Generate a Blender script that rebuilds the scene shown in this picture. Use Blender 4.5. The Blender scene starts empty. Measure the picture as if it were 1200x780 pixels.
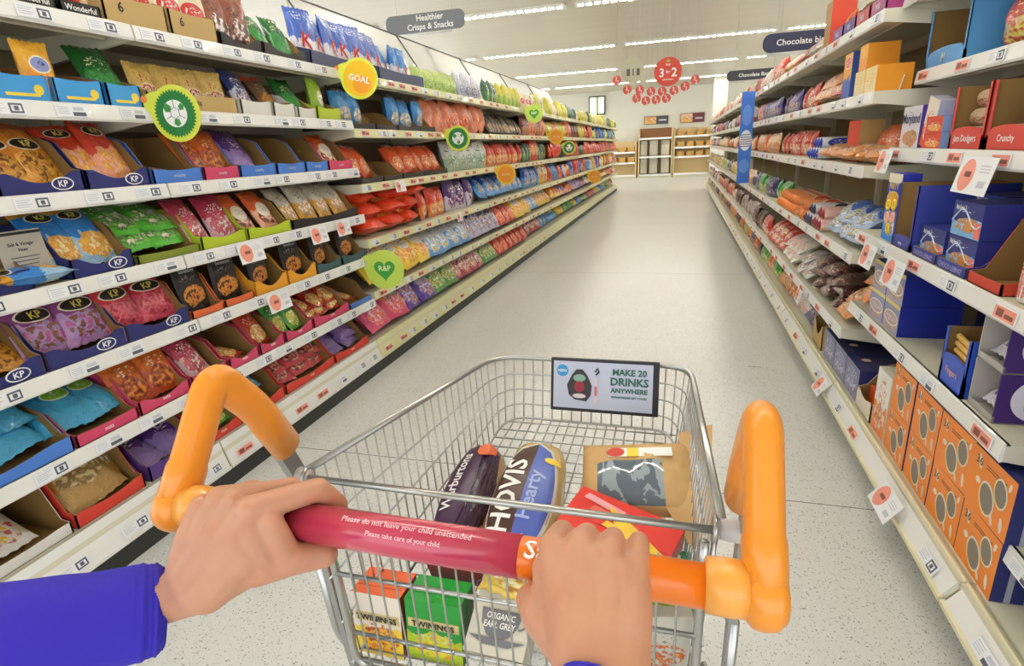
import bpy, bmesh, math, random
from math import sin, cos, pi, radians, sqrt
from mathutils import Vector, Matrix, Euler
S = bpy.context.scene
COL = S.collection
random.seed(7)
# ---------------------------------------------------------------- camera
cam_d = bpy.data.cameras.new('camera'); cam = bpy.data.objects.new('camera', cam_d); COL.objects.link(cam)
cam_d.sensor_width = 36.0; cam_d.lens = 665.437/1200*36.0; cam_d.clip_start = .02; cam_d.clip_end = 100
Rm = Matrix(((0.961, -0.039, 0.273), (0.271, 0.307, -0.912), (-0.048, 0.951, 0.306)))
q = Rm.to_quaternion(); q.normalize()
cam.rotation_mode = 'QUATERNION'; cam.rotation_quaternion = q; cam.location = (0, 0, 1.3)
S.camera = cam
cam_d.dof.use_dof = False
# ---------------------------------------------------------------- exposure, world
S.view_settings.view_transform = 'Standard'; S.view_settings.look = 'None'
S.view_settings.exposure = 0.60; S.view_settings.gamma = 1.0; S.view_settings.use_curve_mapping = False
W = bpy.data.worlds.new('world'); S.world = W; W.use_nodes = True
W.node_tree.nodes['Background'].inputs[0].default_value = (.96, .98, 1.0, 1)
W.node_tree.nodes['Background'].inputs[1].default_value = 1.6  # added ambient fill, standing in for the unmodelled lit rest of the store
TUBE_STRENGTH = 74.0

# ---------------------------------------------------------------- helpers
def lin(h):
    h = h.lstrip('#'); v = [int(h[i:i+2], 16)/255 for i in (0, 2, 4)]
    return tuple((c/12.92 if c <= .04045 else ((c+.055)/1.055)**2.4) for c in v) + (1,)
MATS = {}
def mat(name, col, rough=.5, metal=0, emit=0, coat=0, sss=0, alpha=1, trans=0, bump=0, bscale=40):
    if name in MATS: return MATS[name]
    m = bpy.data.materials.new(name); m.use_nodes = True; nt = m.node_tree; b = nt.nodes['Principled BSDF']
    c = lin(col) if isinstance(col, str) else col
    b.inputs['Base Color'].default_value = c; b.inputs['Roughness'].default_value = rough; b.inputs['Metallic'].default_value = metal
    if emit: b.inputs['Emission Color'].default_value = c; b.inputs['Emission Strength'].default_value = emit
    b.inputs['Coat Weight'].default_value = coat
    if sss:
        b.inputs['Subsurface Weight'].default_value = sss; b.inputs['Subsurface Radius'].default_value = (.01, .004, .002); b.inputs['Subsurface Scale'].default_value = 1
    b.inputs['Alpha'].default_value = alpha; b.inputs['Transmission Weight'].default_value = trans
    if bump:
        n = nt.nodes.new('ShaderNodeTexNoise'); n.inputs['Scale'].default_value = bscale; n.inputs['Detail'].default_value = 3
        tc = nt.nodes.new('ShaderNodeTexCoord'); nt.links.new(tc.outputs['Object'], n.inputs['Vector'])
        bp = nt.nodes.new('ShaderNodeBump'); bp.inputs['Strength'].default_value = bump; bp.inputs['Distance'].default_value = .004
        nt.links.new(n.outputs['Fac'], bp.inputs['Height']); nt.links.new(bp.outputs[0], b.inputs['Normal'])
    MATS[name] = m; return m
class NT:
    """small node-graph helper"""
    def __init__(s, name, rough=.35):
        s.m = bpy.data.materials.new(name); s.m.use_nodes = True; s.t = s.m.node_tree; s.b = s.t.nodes['Principled BSDF']
        s.b.inputs['Roughness'].default_value = rough
        s.tc = s.t.nodes.new('ShaderNodeTexCoord')
    def put(s, sock, v):
        if isinstance(v, (int, float)): sock.default_value = v
        elif isinstance(v, tuple): sock.default_value = v
        else: s.t.links.new(v, sock)
    def math(s, op, a, b=0, c=None):
        n = s.t.nodes.new('ShaderNodeMath'); n.operation = op; s.put(n.inputs[0], a); s.put(n.inputs[1], b)
        if c is not None: s.put(n.inputs[2], c)
        return n.outputs[0]
    def xyz(s, src='Generated'):
        n = s.t.nodes.new('ShaderNodeSeparateXYZ'); s.t.links.new(s.tc.outputs[src], n.inputs[0]); return n.outputs
    def noise(s, sx, sy, sz, src='Generated', detail=2, seed=0.0):
        mp = s.t.nodes.new('ShaderNodeMapping'); mp.inputs['Scale'].default_value = (sx, sy, sz); mp.inputs['Location'].default_value = (seed, seed*1.7, seed*.6)
        s.t.links.new(s.tc.outputs[src], mp.inputs[0]); n = s.t.nodes.new('ShaderNodeTexNoise'); n.inputs['Scale'].default_value = 1
        n.inputs['Detail'].default_value = detail; s.t.links.new(mp.outputs[0], n.inputs['Vector']); return n
    def mix(s, f, a, b):
        n = s.t.nodes.new('ShaderNodeMix'); n.data_type = 'RGBA'; s.put(n.inputs[0], f); s.put(n.inputs[6], a); s.put(n.inputs[7], b); return n.outputs[2]
    def ell(s, X, Z, cx, cz, rx, rz, edge=0):
        a = s.math('DIVIDE', s.math('SUBTRACT', X, cx), rx); b = s.math('DIVIDE', s.math('SUBTRACT', Z, cz), rz)
        d = s.math('ADD', s.math('MULTIPLY', a, a), s.math('MULTIPLY', b, b))
        return s.math('LESS_THAN', d, 1.0)
    def done(s, col): s.put(s.b.inputs['Base Color'], col); return s.m
PM = {}
def printed(base, base2=None, food=None, patch=None, pc=(.5, .62), pr=(.3, .13), ink='#ffffff', top=None, rough=.3, seed=1.0, bump=.5, lower=.36):
    """printed film or board: ground colour, food picture low down, a logo patch, small print"""
    key = (base, base2, food, patch, pc, pr, ink, top, rough, lower)
    if key in PM: return PM[key]
    n = NT('printed_pack', rough); X, Y, Z = n.xyz()
    nb = n.noise(3, 3, 4, seed=seed)
    c = lin(base)
    if base2:
        wob = n.math('ADD', Z, n.math('MULTIPLY', n.math('SUBTRACT', nb.outputs['Fac'], .5), .5))
        c = n.mix(n.math('LESS_THAN', wob, .45), c, lin(base2))
    if food:
        fn = n.noise(9, 5, 11, seed=seed+3, detail=1.5)
        r = n.t.nodes.new('ShaderNodeValToRGB'); r.color_ramp.interpolation = 'LINEAR'
        f = list(food); r.color_ramp.elements[0].color = lin(f[0]); r.color_ramp.elements[0].position = .36
        r.color_ramp.elements[1].color = lin(f[1 % len(f)]); r.color_ramp.elements[1].position = .49
        e = r.color_ramp.elements.new(.6); e.color = lin(f[2 % len(f)])
        n.put(r.inputs[0], fn.outputs['Fac'])
        zz = n.math('ADD', Z, n.math('MULTIPLY', n.math('SUBTRACT', nb.outputs['Fac'], .5), .2))
        msk = n.ell(X, zz, .52, lower-.08, .4, .2)
        c = n.mix(msk, c, r.outputs[0])
    if top: c = n.mix(n.math('GREATER_THAN', Z, .86), c, lin(top))
    ink_n = n.noise(15, 1, 30, seed=seed+5, detail=1)
    inkm = n.math('GREATER_THAN', ink_n.outputs['Fac'], .6)
    if patch:
        rim = n.ell(X, Z, pc[0], pc[1], pr[0]*1.12, pr[1]*1.2)
        c = n.mix(rim, c, lin('#efe6d0'))
        pm = n.ell(X, Z, pc[0], pc[1], pr[0], pr[1])
        c = n.mix(pm, c, lin(patch))
        inn = n.ell(X, Z, pc[0], pc[1], pr[0]*.75, pr[1]*.55)
        c = n.mix(n.math('MULTIPLY', inn, inkm), c, lin(ink))
    else:
        inn = n.ell(X, Z, pc[0], pc[1], pr[0], pr[1])
        c = n.mix(n.math('MULTIPLY', inn, inkm), c, lin(ink))
    if bump:
        bn = n.noise(6, 5, 7, seed=seed+9, detail=4); bp = n.t.nodes.new('ShaderNodeBump'); bp.inputs['Strength'].default_value = bump*1.9; bp.inputs['Distance'].default_value = .014; n.b.inputs['Coat Weight'].default_value = .35; n.b.inputs['Coat Roughness'].default_value = .12
        n.put(bp.inputs['Height'], bn.outputs['Fac']); n.put(n.b.inputs['Normal'], bp.outputs[0])
    PM[key] = n.done(c); return PM[key]

class MB:
    def __init__(s): s.v = []; s.f = []; s.m = []
    def add(s, vs, fs, mi=0, M=None):
        o = len(s.v); s.v += [tuple(M @ Vector(v)) if M is not None else tuple(v) for v in vs]
        s.f += [tuple(i+o for i in f) for f in fs]; s.m += [mi]*len(fs); return s
    def box(s, x0, x1, y0, y1, z0, z1, mi=0, M=None, bev=0, mis=None):
        if bev:
            bm = bmesh.new(); bmesh.ops.create_cube(bm, size=1)
            for v in bm.verts: v.co = Vector(((x0+x1)/2+v.co.x*(x1-x0), (y0+y1)/2+v.co.y*(y1-y0), (z0+z1)/2+v.co.z*(z1-z0)))
            bmesh.ops.bevel(bm, geom=bm.edges[:], offset=bev, segments=2, affect='EDGES', profile=.5)
            bm.verts.index_update(); s.add([v.co for v in bm.verts], [[v.index for v in f.verts] for f in bm.faces], mi, M); bm.free(); return s
        vs = [(x0, y0, z0), (x1, y0, z0), (x1, y1, z0), (x0, y1, z0), (x0, y0, z1), (x1, y0, z1), (x1, y1, z1), (x0, y1, z1)]
        fs = [(0, 3, 2, 1), (4, 5, 6, 7), (0, 1, 5, 4), (1, 2, 6, 5), (2, 3, 7, 6), (3, 0, 4, 7)]  # bottom top front(-y) right(+x) back left
        if mis:
            for f, k in zip(fs, mis): s.add(vs, [f], k, M)
            return s
        return s.add(vs, fs, mi, M)
    def prism(s, poly, axis, a, b, mi=0, M=None):
        """poly 2D extruded along axis from a to b. axis y: poly=(x,z); axis x: poly=(y,z); axis z: poly=(x,y)"""
        n = len(poly)
        def p3(p, t): return (p[0], t, p[1]) if axis == 'y' else ((t, p[0], p[1]) if axis == 'x' else (p[0], p[1], t))
        vs = [p3(p, a) for p in poly]+[p3(p, b) for p in poly]
        fs = [tuple(range(n)), tuple(range(2*n-1, n-1, -1))]+[(i, i+n, (i+1) % n+n, (i+1) % n) for i in range(n)]
        return s.add(vs, fs, mi, M)
    def disc(s, cx, cz, rx, rz, y, mi=0, n=20, rot=0, M=None):
        vs = []
        for i in range(n):
            a = 2*pi*i/n; x = rx*cos(a); z = rz*sin(a); vs.append((cx+x*cos(rot)-z*sin(rot), y, cz+x*sin(rot)+z*cos(rot)))
        return s.add(vs, [tuple(range(n))], mi, M)
    def tube(s, pts, r, n=8, closed=False, mi=0, M=None):
        P = [Vector(p) for p in pts]; k = len(P); rr = r if isinstance(r, (list, tuple)) else [r]*k
        T = []
        for i in range(k):
            if closed: t = P[(i+1) % k]-P[i-1]
            else: t = P[min(i+1, k-1)]-P[max(i-1, 0)]
            T.append(t.normalized())
        u = T[0].orthogonal().normalized(); vs = []
        for i in range(k):
            u = (u-T[i]*u.dot(T[i])); u = u.normalized() if u.length > 1e-6 else T[i].orthogonal().normalized()
            w = T[i].cross(u)
            for j in range(n):
                a = 2*pi*j/n; vs.append(P[i]+(u*cos(a)+w*sin(a))*rr[i])
        fs = []
        for i in range(k if closed else k-1):
            i2 = (i+1) % k
            for j in range(n): j2 = (j+1) % n; fs.append((i*n+j, i*n+j2, i2*n+j2, i2*n+j))
        if not closed: fs += [tuple(range(n-1, -1, -1)), tuple((k-1)*n+j for j in range(n))]
        return s.add(vs, fs, mi, M)
    def lathe(s, prof, n=24, axis='z', mi=0, M=None):
        """prof (r, t) pairs turned about axis"""
        vs = []
        for r, t in prof:
            for j in range(n):
                a = 2*pi*j/n; c, d = r*cos(a), r*sin(a)
                vs.append((c, d, t) if axis == 'z' else ((c, t, d) if axis == 'y' else (t, c, d)))
        k = len(prof); fs = [(i*n+j, i*n+(j+1) % n, (i+1)*n+(j+1) % n, (i+1)*n+j) for i in range(k-1) for j in range(n)]
        fs += [tuple(range(n)), tuple((k-1)*n+j for j in range(n))]
        return s.add(vs, fs, mi, M)
    def mesh(s, name, mats, smooth=False, recalc=True):
        me = bpy.data.meshes.new(name); me.from_pydata(s.v, [], s.f)
        for i, k in enumerate(s.m): me.polygons[i].material_index = k
        for m in (mats if isinstance(mats, (list, tuple)) else [mats]): me.materials.append(m)
        if recalc:
            bm = bmesh.new(); bm.from_mesh(me); bmesh.ops.recalc_face_normals(bm, faces=bm.faces[:]); bm.to_mesh(me); bm.free()
        if smooth:
            for p in me.polygons: p.use_smooth = True
        me.update(); return me
def link(name, me, parent=None, loc=None, rot=None, kind=None):
    o = bpy.data.objects.new(name, me); COL.objects.link(o)
    if parent is not None: o.parent = parent
    if loc is not None: o.location = loc
    if rot is not None: o.rotation_euler = rot
    if kind: o['kind'] = kind
    return o
def tag(o, label, cat, group=None, kind=None):
    o['label'] = label; o['category'] = cat
    if group: o['group'] = group
    if kind: o['kind'] = kind
    return o
def rounded(pts, r, n=5, closed=False):
    """polyline with rounded corners"""
    P = [Vector(p) for p in pts]; out = []; k = len(P)
    for i in range(k):
        if not closed and i in (0, k-1): out.append(P[i]); continue
        a, b, c = P[i-1], P[i], P[(i+1) % k]
        ra = min(r, (a-b).length*.49); rc = min(r, (c-b).length*.49)
        p0 = b+(a-b).normalized()*ra; p1 = b+(c-b).normalized()*rc
        for j in range(n+1):
            t = j/n; out.append((p0*(1-t)+b*t)*(1-t)+(b*(1-t)+p1*t)*t)
    return out
TX = {}
def text2d(s, size=1.0, bold=.0, fine=False):
    """outline of a word as flat triangles (x, z), centred; size = cap height"""
    key = (s, bold, fine)
    if key not in TX:
        cu = bpy.data.curves.new('t', 'FONT'); cu.body = s; cu.align_x = 'CENTER'; cu.align_y = 'CENTER'; cu.size = 1/.7; cu.resolution_u = 2; cu.offset = bold; cu.space_line = .95
        ob = bpy.data.objects.new('t', cu); COL.objects.link(ob); dg = bpy.context.evaluated_depsgraph_get()
        me = bpy.data.meshes.new_from_object(ob.evaluated_get(dg)); bpy.data.objects.remove(ob); 
        if fine:
            bm = bmesh.new(); bm.from_mesh(me); bmesh.ops.triangulate(bm, faces=bm.faces[:])
            for _ in range(3):
                es = [e for e in bm.edges if e.calc_length() > .16]
                if es: bmesh.ops.subdivide_edges(bm, edges=es, cuts=1); bmesh.ops.triangulate(bm, faces=bm.faces[:])
            bm.to_mesh(me); bm.free()
        xs = [v.co.y for v in me.vertices]; cy = (min(xs)+max(xs))/2
        TX[key] = ([(v.co.x, v.co.y-cy) for v in me.vertices], [tuple(p.vertices) for p in me.polygons])
        bpy.data.meshes.remove(me); bpy.data.curves.remove(cu)
    v, f = TX[key]; return [(x*size, z*size) for x, z in v], f
def text_mesh(s, size, m, surf=None, cx=0, cz=0, bold=.02, rot=0, name='lettering', xs=1.0):
    """lettering in the local x,z plane facing -y; surf(x,z) gives the y of the face"""
    v, f = text2d(s, size, bold, surf is not None); out = []
    for x, z in v:
        x *= xs; X = cx+x*cos(rot)-z*sin(rot); Z = cz+x*sin(rot)+z*cos(rot); out.append((X, (surf(X, Z) if surf else 0)-.0012, Z))
    mb = MB(); mb.add(out, f); return mb.mesh(name, m, recalc=False)
ORD = ['', 'first', 'second', 'third', 'fourth', 'fifth', 'sixth', 'seventh', 'eighth', 'ninth', 'tenth', 'eleventh', 'twelfth', 'thirteenth', 'fourteenth', 'fifteenth', 'sixteenth', 'seventeenth', 'eighteenth', 'nineteenth', 'twentieth'] 
for _t in ('twenty', 'thirty', 'forty'):
    if _t != 'twenty': ORD.append(_t[:-1]+'ieth')
    ORD += [_t+'-'+w for w in ORD[1:10]]
# ---------------------------------------------------------------- common materials
WHITE = mat('white_enamel', '#e9e7dc', .45); CREAM = mat('cream_enamel', '#d9d5bf', .5); RAILW = mat('white_rail', '#eeeeea', .35, coat=.3)
RAILY = mat('pale_yellow_rail', '#e3e3ae', .35, coat=.3); BACKP = mat('shelf_back', '#a99a78', .7); DARKP = mat('plinth_dark', '#2c2c29', .5)
CHROME = mat('trolley_chrome', '#b9bab8', .28, metal=.9); STEEL = mat('trolley_steel', '#a3a4a2', .38, metal=.75)
ORANGE = mat('orange_plastic', '#f0962a', .32, coat=.25); ORANGE2 = mat('orange_handle', '#f07a14', .3, coat=.4); MAGENTA = mat('magenta_sleeve', '#c23a55', .25, coat=.6)
BLACK = mat('black_ink', '#1d1c22', .5); WHI = mat('white_print', '#f4f4f0', .5); KRAFT = mat('kraft_board', '#8f6f3c', .8); KRAFT2 = mat('kraft_case', '#c2a56d', .8)
NAVY = mat('navy_board', '#272c6e', .5); CARD = mat('white_card', '#eef0f3', .4); PINKC = mat('ticket_pink', '#f09a86', .5); GREYP = mat('grey_print', '#5c5f6e', .5); PALEP = mat('pale_print', '#c9ccd6', .5)
YEL = mat('yellow_print', '#f2d44a', .5); LIME = mat('lime_board', '#b9cf2e', .5); GREEN = mat('green_print', '#1f7a34', .5)
# ================================================================ THE SETTING
def setting():
    # floor
    n = NT('terrazzo_floor', .24)
    sp = n.noise(170, 170, 170, 'Object', 2, 1); sp2 = n.noise(330, 330, 330, 'Object', 1, 4); cl = n.noise(1.2, 1.2, 1.2, 'Object', 2, 2)
    c = n.mix(cl.outputs['Fac'], lin('#dadbd8'), lin('#e2e3e0'))
    c = n.mix(n.math('LESS_THAN', sp.outputs['Fac'], .36), c, lin('#9a9c9a'))
    c = n.mix(n.math('GREATER_THAN', sp2.outputs['Fac'], .66), c, lin('#ecece8'))
    X, Y, Z = n.xyz('Object')
    ym = n.math('MODULO', n.math('ADD', Y, 20-2.03), 4.0)
    j = n.math('LESS_THAN', n.math('ABSOLUTE', n.math('SUBTRACT', ym, 0.0)), .005)
    c = n.mix(j, c, lin('#77787a'))
    floor_m = n.done(c); n.b.inputs['Specular IOR Level'].default_value = .4
    mb = MB(); mb.box(-9, 9, -4, 26, -.1, 0); o = link('floor', mb.mesh('floor', floor_m), kind='structure')
    # ceiling: narrow metal planks along X
    n = NT('ceiling_planks', .42); X, Y, Z = n.xyz('Object')
    w = n.math('SINE', n.math('MULTIPLY', Y, 2*pi/.1)); bp = n.t.nodes.new('ShaderNodeBump'); bp.inputs['Strength'].default_value = .25; bp.inputs['Distance'].default_value = .004
    n.put(bp.inputs['Height'], w); n.put(n.b.inputs['Normal'], bp.outputs[0])
    cl = n.noise(.3, 6, 1, 'Object', 2, 2)
    ceil_m = n.done(n.mix(cl.outputs['Fac'], lin('#beb7a4'), lin('#cbc5b4')))
    mb = MB(); mb.box(-9, 9, -4, 26, 3.33, 3.45); link('ceiling', mb.mesh('ceiling', ceil_m), kind='structure')
    wm = mat('back_wall_paint', '#dcdaca', .7)
    mb = MB(); mb.box(-9, 9, 24.5, 24.7, 0, 3.33); link('wall_back', mb.mesh('wall_back', wm), kind='structure')
    mb = MB(); mb.box(-9, 9, 24.46, 24.5, 0, .1); link('baseboard_back', mb.mesh('b', mat('skirting', '#8d8c86', .6)), kind='structure')
    mb = MB(); mb.box(1.0, 1.45, 21.8, 22.2, 0, 3.33, bev=.01); link('trim_1', mb.mesh('column', mat('column_white', '#d4d2c8', .6)), kind='structure')
setting()
# ---------------------------------------------------------------- ceiling lights: slotted louvre battens in rows across the store
tube_m = mat('lit_tube', '#fffaf0', .5, emit=TUBE_STRENGTH); lou_m = mat('louvre', '#e8e6dd', .3)
def batten_parts():
    L = 2.9
    mb = MB(); mb.box(-L/2, L/2, -.07, .07, -.012, 0); mb.box(-L/2, L/2, -.075, -.07, -.042, -.012); mb.box(-L/2, L/2, .07, .075, -.042, -.012)
    body = mb.mesh('housing', lou_m)
    mb = MB(); mb.tube([(-L/2+.03, 0, -.03), (L/2-.03, 0, -.03)], .02, 8); tb = mb.mesh('tube', tube_m, True)
    mb = MB(); k = 24; mb.box(-L/2, L/2, -.0705, -.0685, -.045, -.04); mb.box(-L/2, L/2, .0685, .0705, -.045, -.04)
    for i in range(k+1): x = -L/2+L*i/k; mb.box(x-.022, x+.022, -.068, .068, -.058, -.012)
    return body, tb, mb.mesh('louvre', lou_m)
BAT = batten_parts(); rowname = ['over the trolley', 'second row', 'third row', 'fourth row', 'fifth row', 'sixth row']; colname = ['leftmost', 'left of the aisle', 'middle', 'right of the aisle', 'rightmost']
for r in range(6):
    for c in range(5):
        Y = 1.5+3.95*r; X = -6.3+3.1*c+(.35 if r % 2 else 0)
        o = link('ceiling_light', BAT[0], None, (X, Y, 3.33)); link('tube', BAT[1], o); link('louvre', BAT[2], o)
        tag(o, 'long slotted strip light on the ceiling, %s, %s' % (rowname[r], colname[c]) if r == 0 else 'long slotted strip light on the ceiling, %s away, %s' % (rowname[r], colname[c]), 'ceiling light', 'strip lights in rows on the ceiling')

# ================================================================ SHELVING
BAYW = 1.33
Lsplit = [0.36+BAYW*i for i in range(14)]       # left bay boundaries: .36 1.69 3.02 ...
Rsplit = [0.11+BAYW*i for i in range(14)]       # right: .11 1.44 2.77 4.10 ...
XL = -1.77; XR = .702
LLEV_A = [1.757, 1.499, 1.245, .985, .737, .475]; LLEV_B = [1.753, 1.458, 1.152, .83, .512]
price_n = 0
def label_mesh(kind):
    mb = MB(); w, h = .1, .034
    mb.box(-w/2, w/2, -.002, 0, -h/2, h/2, 0)
    y = -.0026
    if kind == 0:   # white card, fine print left, dark price block right
        mb.box(.008, .044, y, -.002, -.013, .013, 1); mb.box(.013, .039, y-.0004, y, -.008, .008, 0); mb.box(.02, .032, y-.0008, y, -.006, .006, 1)
        for i in range(4): mb.box(-.044, -.004-.008*(i % 2), y, -.002, .009-i*.006, .011-i*.006, 2)
    elif kind == 1:  # pink offer strip
        mb.box(-.046, .046, y, -.002, -.014, .014, 3); mb.box(-.035, -.005, y-.0004, y, -.009, .009, 4); mb.box(.002, .038, y-.0004, y, -.008, .002, 4)
    else:
        mb.box(.0, .04, y, -.002, -.014, -.003, 1); mb.box(.004, .036, y, -.002, .001, .012, 2)
        for i in range(4): mb.box(-.044, -.01, y, -.002, .009-i*.006, .011-i*.006, 2)
    return mb.mesh('price_label', [CARD, GREYP, PALEP, PINKC, mat('brown_print', '#8d5548', .6)])
PL = [label_mesh(i) for i in range(3)]
SHM = {}
def shelf_meshes(depth, w, railm, railh, th=.028):
    key = (round(depth, 3), round(w, 3), railm.name, railh)
    if key in SHM: return SHM[key]
    # local: x along run 0..w, y 0 front .. depth back, z top = 0
    mb = MB(); mb.box(.003, w-.003, .004, depth, -.004, 0); mb.box(.003, w-.003, .004, .012, -railh, 0); mb.box(.02, w-.02, .1, .115, -.04, -.004); mb.box(.02, w-.02, depth-.05, depth-.03, -.05, -.004)
    mb.box(.02, w-.02, .012, .1, -.034, -.03)
    for x in (.003, w-.009):
        mb.prism([(.012, -.004), (depth, -.004), (depth, -railh-.06), (.012, -railh)], 'x', x, x+.006)
    sh = mb.mesh('shelf', CREAM)
    mb = MB(); mb.prism([(.004, .002), (0, 0), (-.006, -railh+.004), (-.002, -railh-.003), (.004, -railh)], 'x', .004, w-.004)
    rl = mb.mesh('price_rail', railm)
    SHM[key] = (sh, rl); return SHM[key]
def bay(side, i, y0, levels, fronts, railm, base_z, base_x, n_lab, label, tall=2.15, base_front=None):
    """one gondola bay; side -1 left, +1 right"""
    rz = pi/2 if side < 0 else -pi/2
    org = (base_x, y0 if side < 0 else y0+BAYW, 0)
    root = link('shelf_unit', None, None, org, (0, 0, rz)); tag(root, label, 'shelving', 'shelf units of the %s run' % ('left' if side < 0 else 'right'))
    bd = .5
    def L(nm, me, par=root, loc=(0, 0, 0), rot=None): return link(nm, me, par, loc, rot)
    key = ('back', tall)
    if key not in SHM:
        mb = MB(); mb.box(0, BAYW, bd, bd+.02, .05, tall); a = mb.mesh('back_panel', BACKP)
        mb = MB(); mb.box(-.015, .015, bd-.03, bd+.03, 0, tall, bev=.003); b = mb.mesh('upright', CREAM); SHM[key] = (a, b)
    L('back_panel', SHM[key][0]); L('upright', SHM[key][1])
    # base shelf with sloping front and plinth
    k2 = ('base', side, base_z, railm.name)
    if k2 not in SHM:
        mb = MB(); mb.box(.002, BAYW-.002, .03, bd, base_z-.02, base_z)
        if side < 0:
            mb.prism([(0, .085), (.03, base_z), (.05, base_z), (.05, .085)], 'x', .003, BAYW-.003)
            r = MB(); r.prism([(-.004, .09), (.018, base_z-.045), (.026, base_z-.048), (.004, .088)], 'x', .006, BAYW-.006, 0); r.prism([(-.006, .082), (-.008, .092), (.01, .092), (.01, .082)], 'x', .003, BAYW-.003, 0)
            r.prism([(.02, base_z-.04), (.03, base_z+.004), (.036, base_z+.002), (.03, base_z-.04)], 'x', .003, BAYW-.003, 0)
            p = MB(); p.box(0, BAYW, .012, .03, 0, .082)
        else:
            mb.prism([(0, .125), (.045, base_z), (.06, base_z), (.06, .125)], 'x', .003, BAYW-.003)
            r = MB(); r.prism([(-.004, .135), (.03, base_z-.012), (.036, base_z-.02), (.004, .13)], 'x', .012, BAYW-.012, 0); r.prism([(-.008, .122), (-.01, .137), (.002, .14), (.006, .122)], 'x', .004, BAYW-.004, 1)
            r.prism([(.034, base_z-.012), (.042, base_z+.006), (.05, base_z+.002), (.042, base_z-.012)], 'x', .004, BAYW-.004, 1)
            p = MB(); p.box(0, BAYW, .08, .1, 0, .125)
        SHM[k2] = (mb.mesh('base_shelf', CREAM), r.mesh('price_rail', [railm, mat('rail_edge', '#e9e3bf', .5)]), p.mesh('plinth', DARKP if side < 0 else mat('plinth_grey', '#8d8a7c', .6)))
    b = L('base_shelf', SHM[k2][0]); L('price_rail', SHM[k2][1], b); L('plinth', SHM[k2][2])
    for t in range(n_lab[1]):
        x = (t+.5+random.uniform(-.15, .15))*BAYW/n_lab[1]
        ang = -.25 if side < 0 else -.42
        yy, zz = (.0, .125) if side < 0 else (.008, .16)
        L('price_label', PL[random.choice([0, 0, 1, 2])], b, (x, yy-.003, zz), (-(radians(18) if side < 0 else radians(32)), 0, 0))
    for k, z in enumerate(levels):
        fx = fronts[k] if isinstance(fronts, (list, tuple)) else fronts
        off = abs(fx-base_x); depth = bd-off
        sh, rl = shelf_meshes(depth, BAYW, railm, .046)
        so = L('shelf', sh, root, (0, off, z)); L('price_rail', rl, so)
        for t in range(n_lab[0]):
            x = (t+.5+random.uniform(-.2, .2))*BAYW/n_lab[0]
            L('price_label', PL[random.choice([0, 0, 0, 2] if side < 0 and i < 2 else [0, 1, 1, 2])], so, (x, -.0055, -.023), (radians(-7), 0, 0))
    return root
wl = ['nearest', 'second', 'third', 'fourth', 'fifth', 'sixth', 'seventh', 'eighth', 'ninth', 'tenth', 'eleventh', 'twelfth', 'farthest']
for i in range(13):
    a = i < 2
    bay(-1, i, Lsplit[i], LLEV_A if a else LLEV_B, XL, RAILW if a else RAILY, .2, XL, (7, 7) if i < 3 else ((5, 5) if i < 6 else (2, 2)),
        '%s shelf unit of the left run, %s price rails and %s shelves' % (wl[i], 'white' if a else 'pale yellow', 'seven' if a else 'six'), tall=1.86)
RF = [.80, .878, .82, .745, .755]
for i in range(13):
    if i == 0: lv, fr = [1.79, 1.515, 1.235, .905, .36], [.80, .878, .82, .745, .78]
    elif i == 1: lv, fr = [1.79, 1.515, 1.235, .905, .59], RF
    else: lv, fr = [1.75, 1.455, 1.165, .80, .455], [.735]*5
    bay(1, i, Rsplit[i], lv, fr, RAILW, .195, XR, (5, 4) if i < 3 else ((4, 4) if i < 6 else (2, 2)),
        '%s shelf unit of the right run, white shelves of biscuits' % wl[i], tall=1.95)
# ================================================================ GOODS
def bag_front(x, z, w, h, t, ph=0):
    u = min(1, abs(2*x/w)); v = min(1, max(0, z/h))
    e = max(0, min(1, (v-.05)/.9)) if .05 < v < .95 else 0
    prof = sqrt(max(0, 1-u**2.6))*(max(0, sin(pi*e))**.45 if e > 0 else 0)
    wr = .10*sin(9*x/w+ph)*sin(7*v*2+ph*1.7)+.07*sin(21*x/w-ph)*cos(17*v+ph)
    return -(t/2)*prof*(1+wr*(1-prof*.4))-.0006
def bag_mesh(name, w, h, t, m, nx=12, nz=16, ph=0.0, crimp=True):
    mb = MB()
    def width(v):
        pin = max(0, sin(pi*v))**.5; return w*(1-.10*pin*min(1, t/w*2))
    for sgn in (1, -1):
        vs = []; fs = []
        for j in range(nz+1):
            v = j/nz; ww = width(v)
            for i in range(nx+1):
                x = (i/nx-.5)*ww; y = bag_front(x*w/ww, v*h, w, h, t, ph+(0 if sgn > 0 else 2.1))
                zz = v*h
                if j in (0, nz): zz += (.0022 if i % 2 else -.0022)
                if v < .06 or v > .94: y += .002*sin(i*1.9+ph)*sgn*0+.0
                vs.append((x, y*sgn+(.003*sin(x/w*7+ph) if (v < .06 or v > .94) else 0), zz))
        for j in range(nz):
            for i in range(nx):
                a = j*(nx+1)+i; f = (a, a+1, a+nx+2, a+nx+1); fs.append(f if sgn > 0 else f[::-1])
        mb.add(vs, fs)
    return mb.mesh(name, m, smooth=True, recalc=False)
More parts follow.
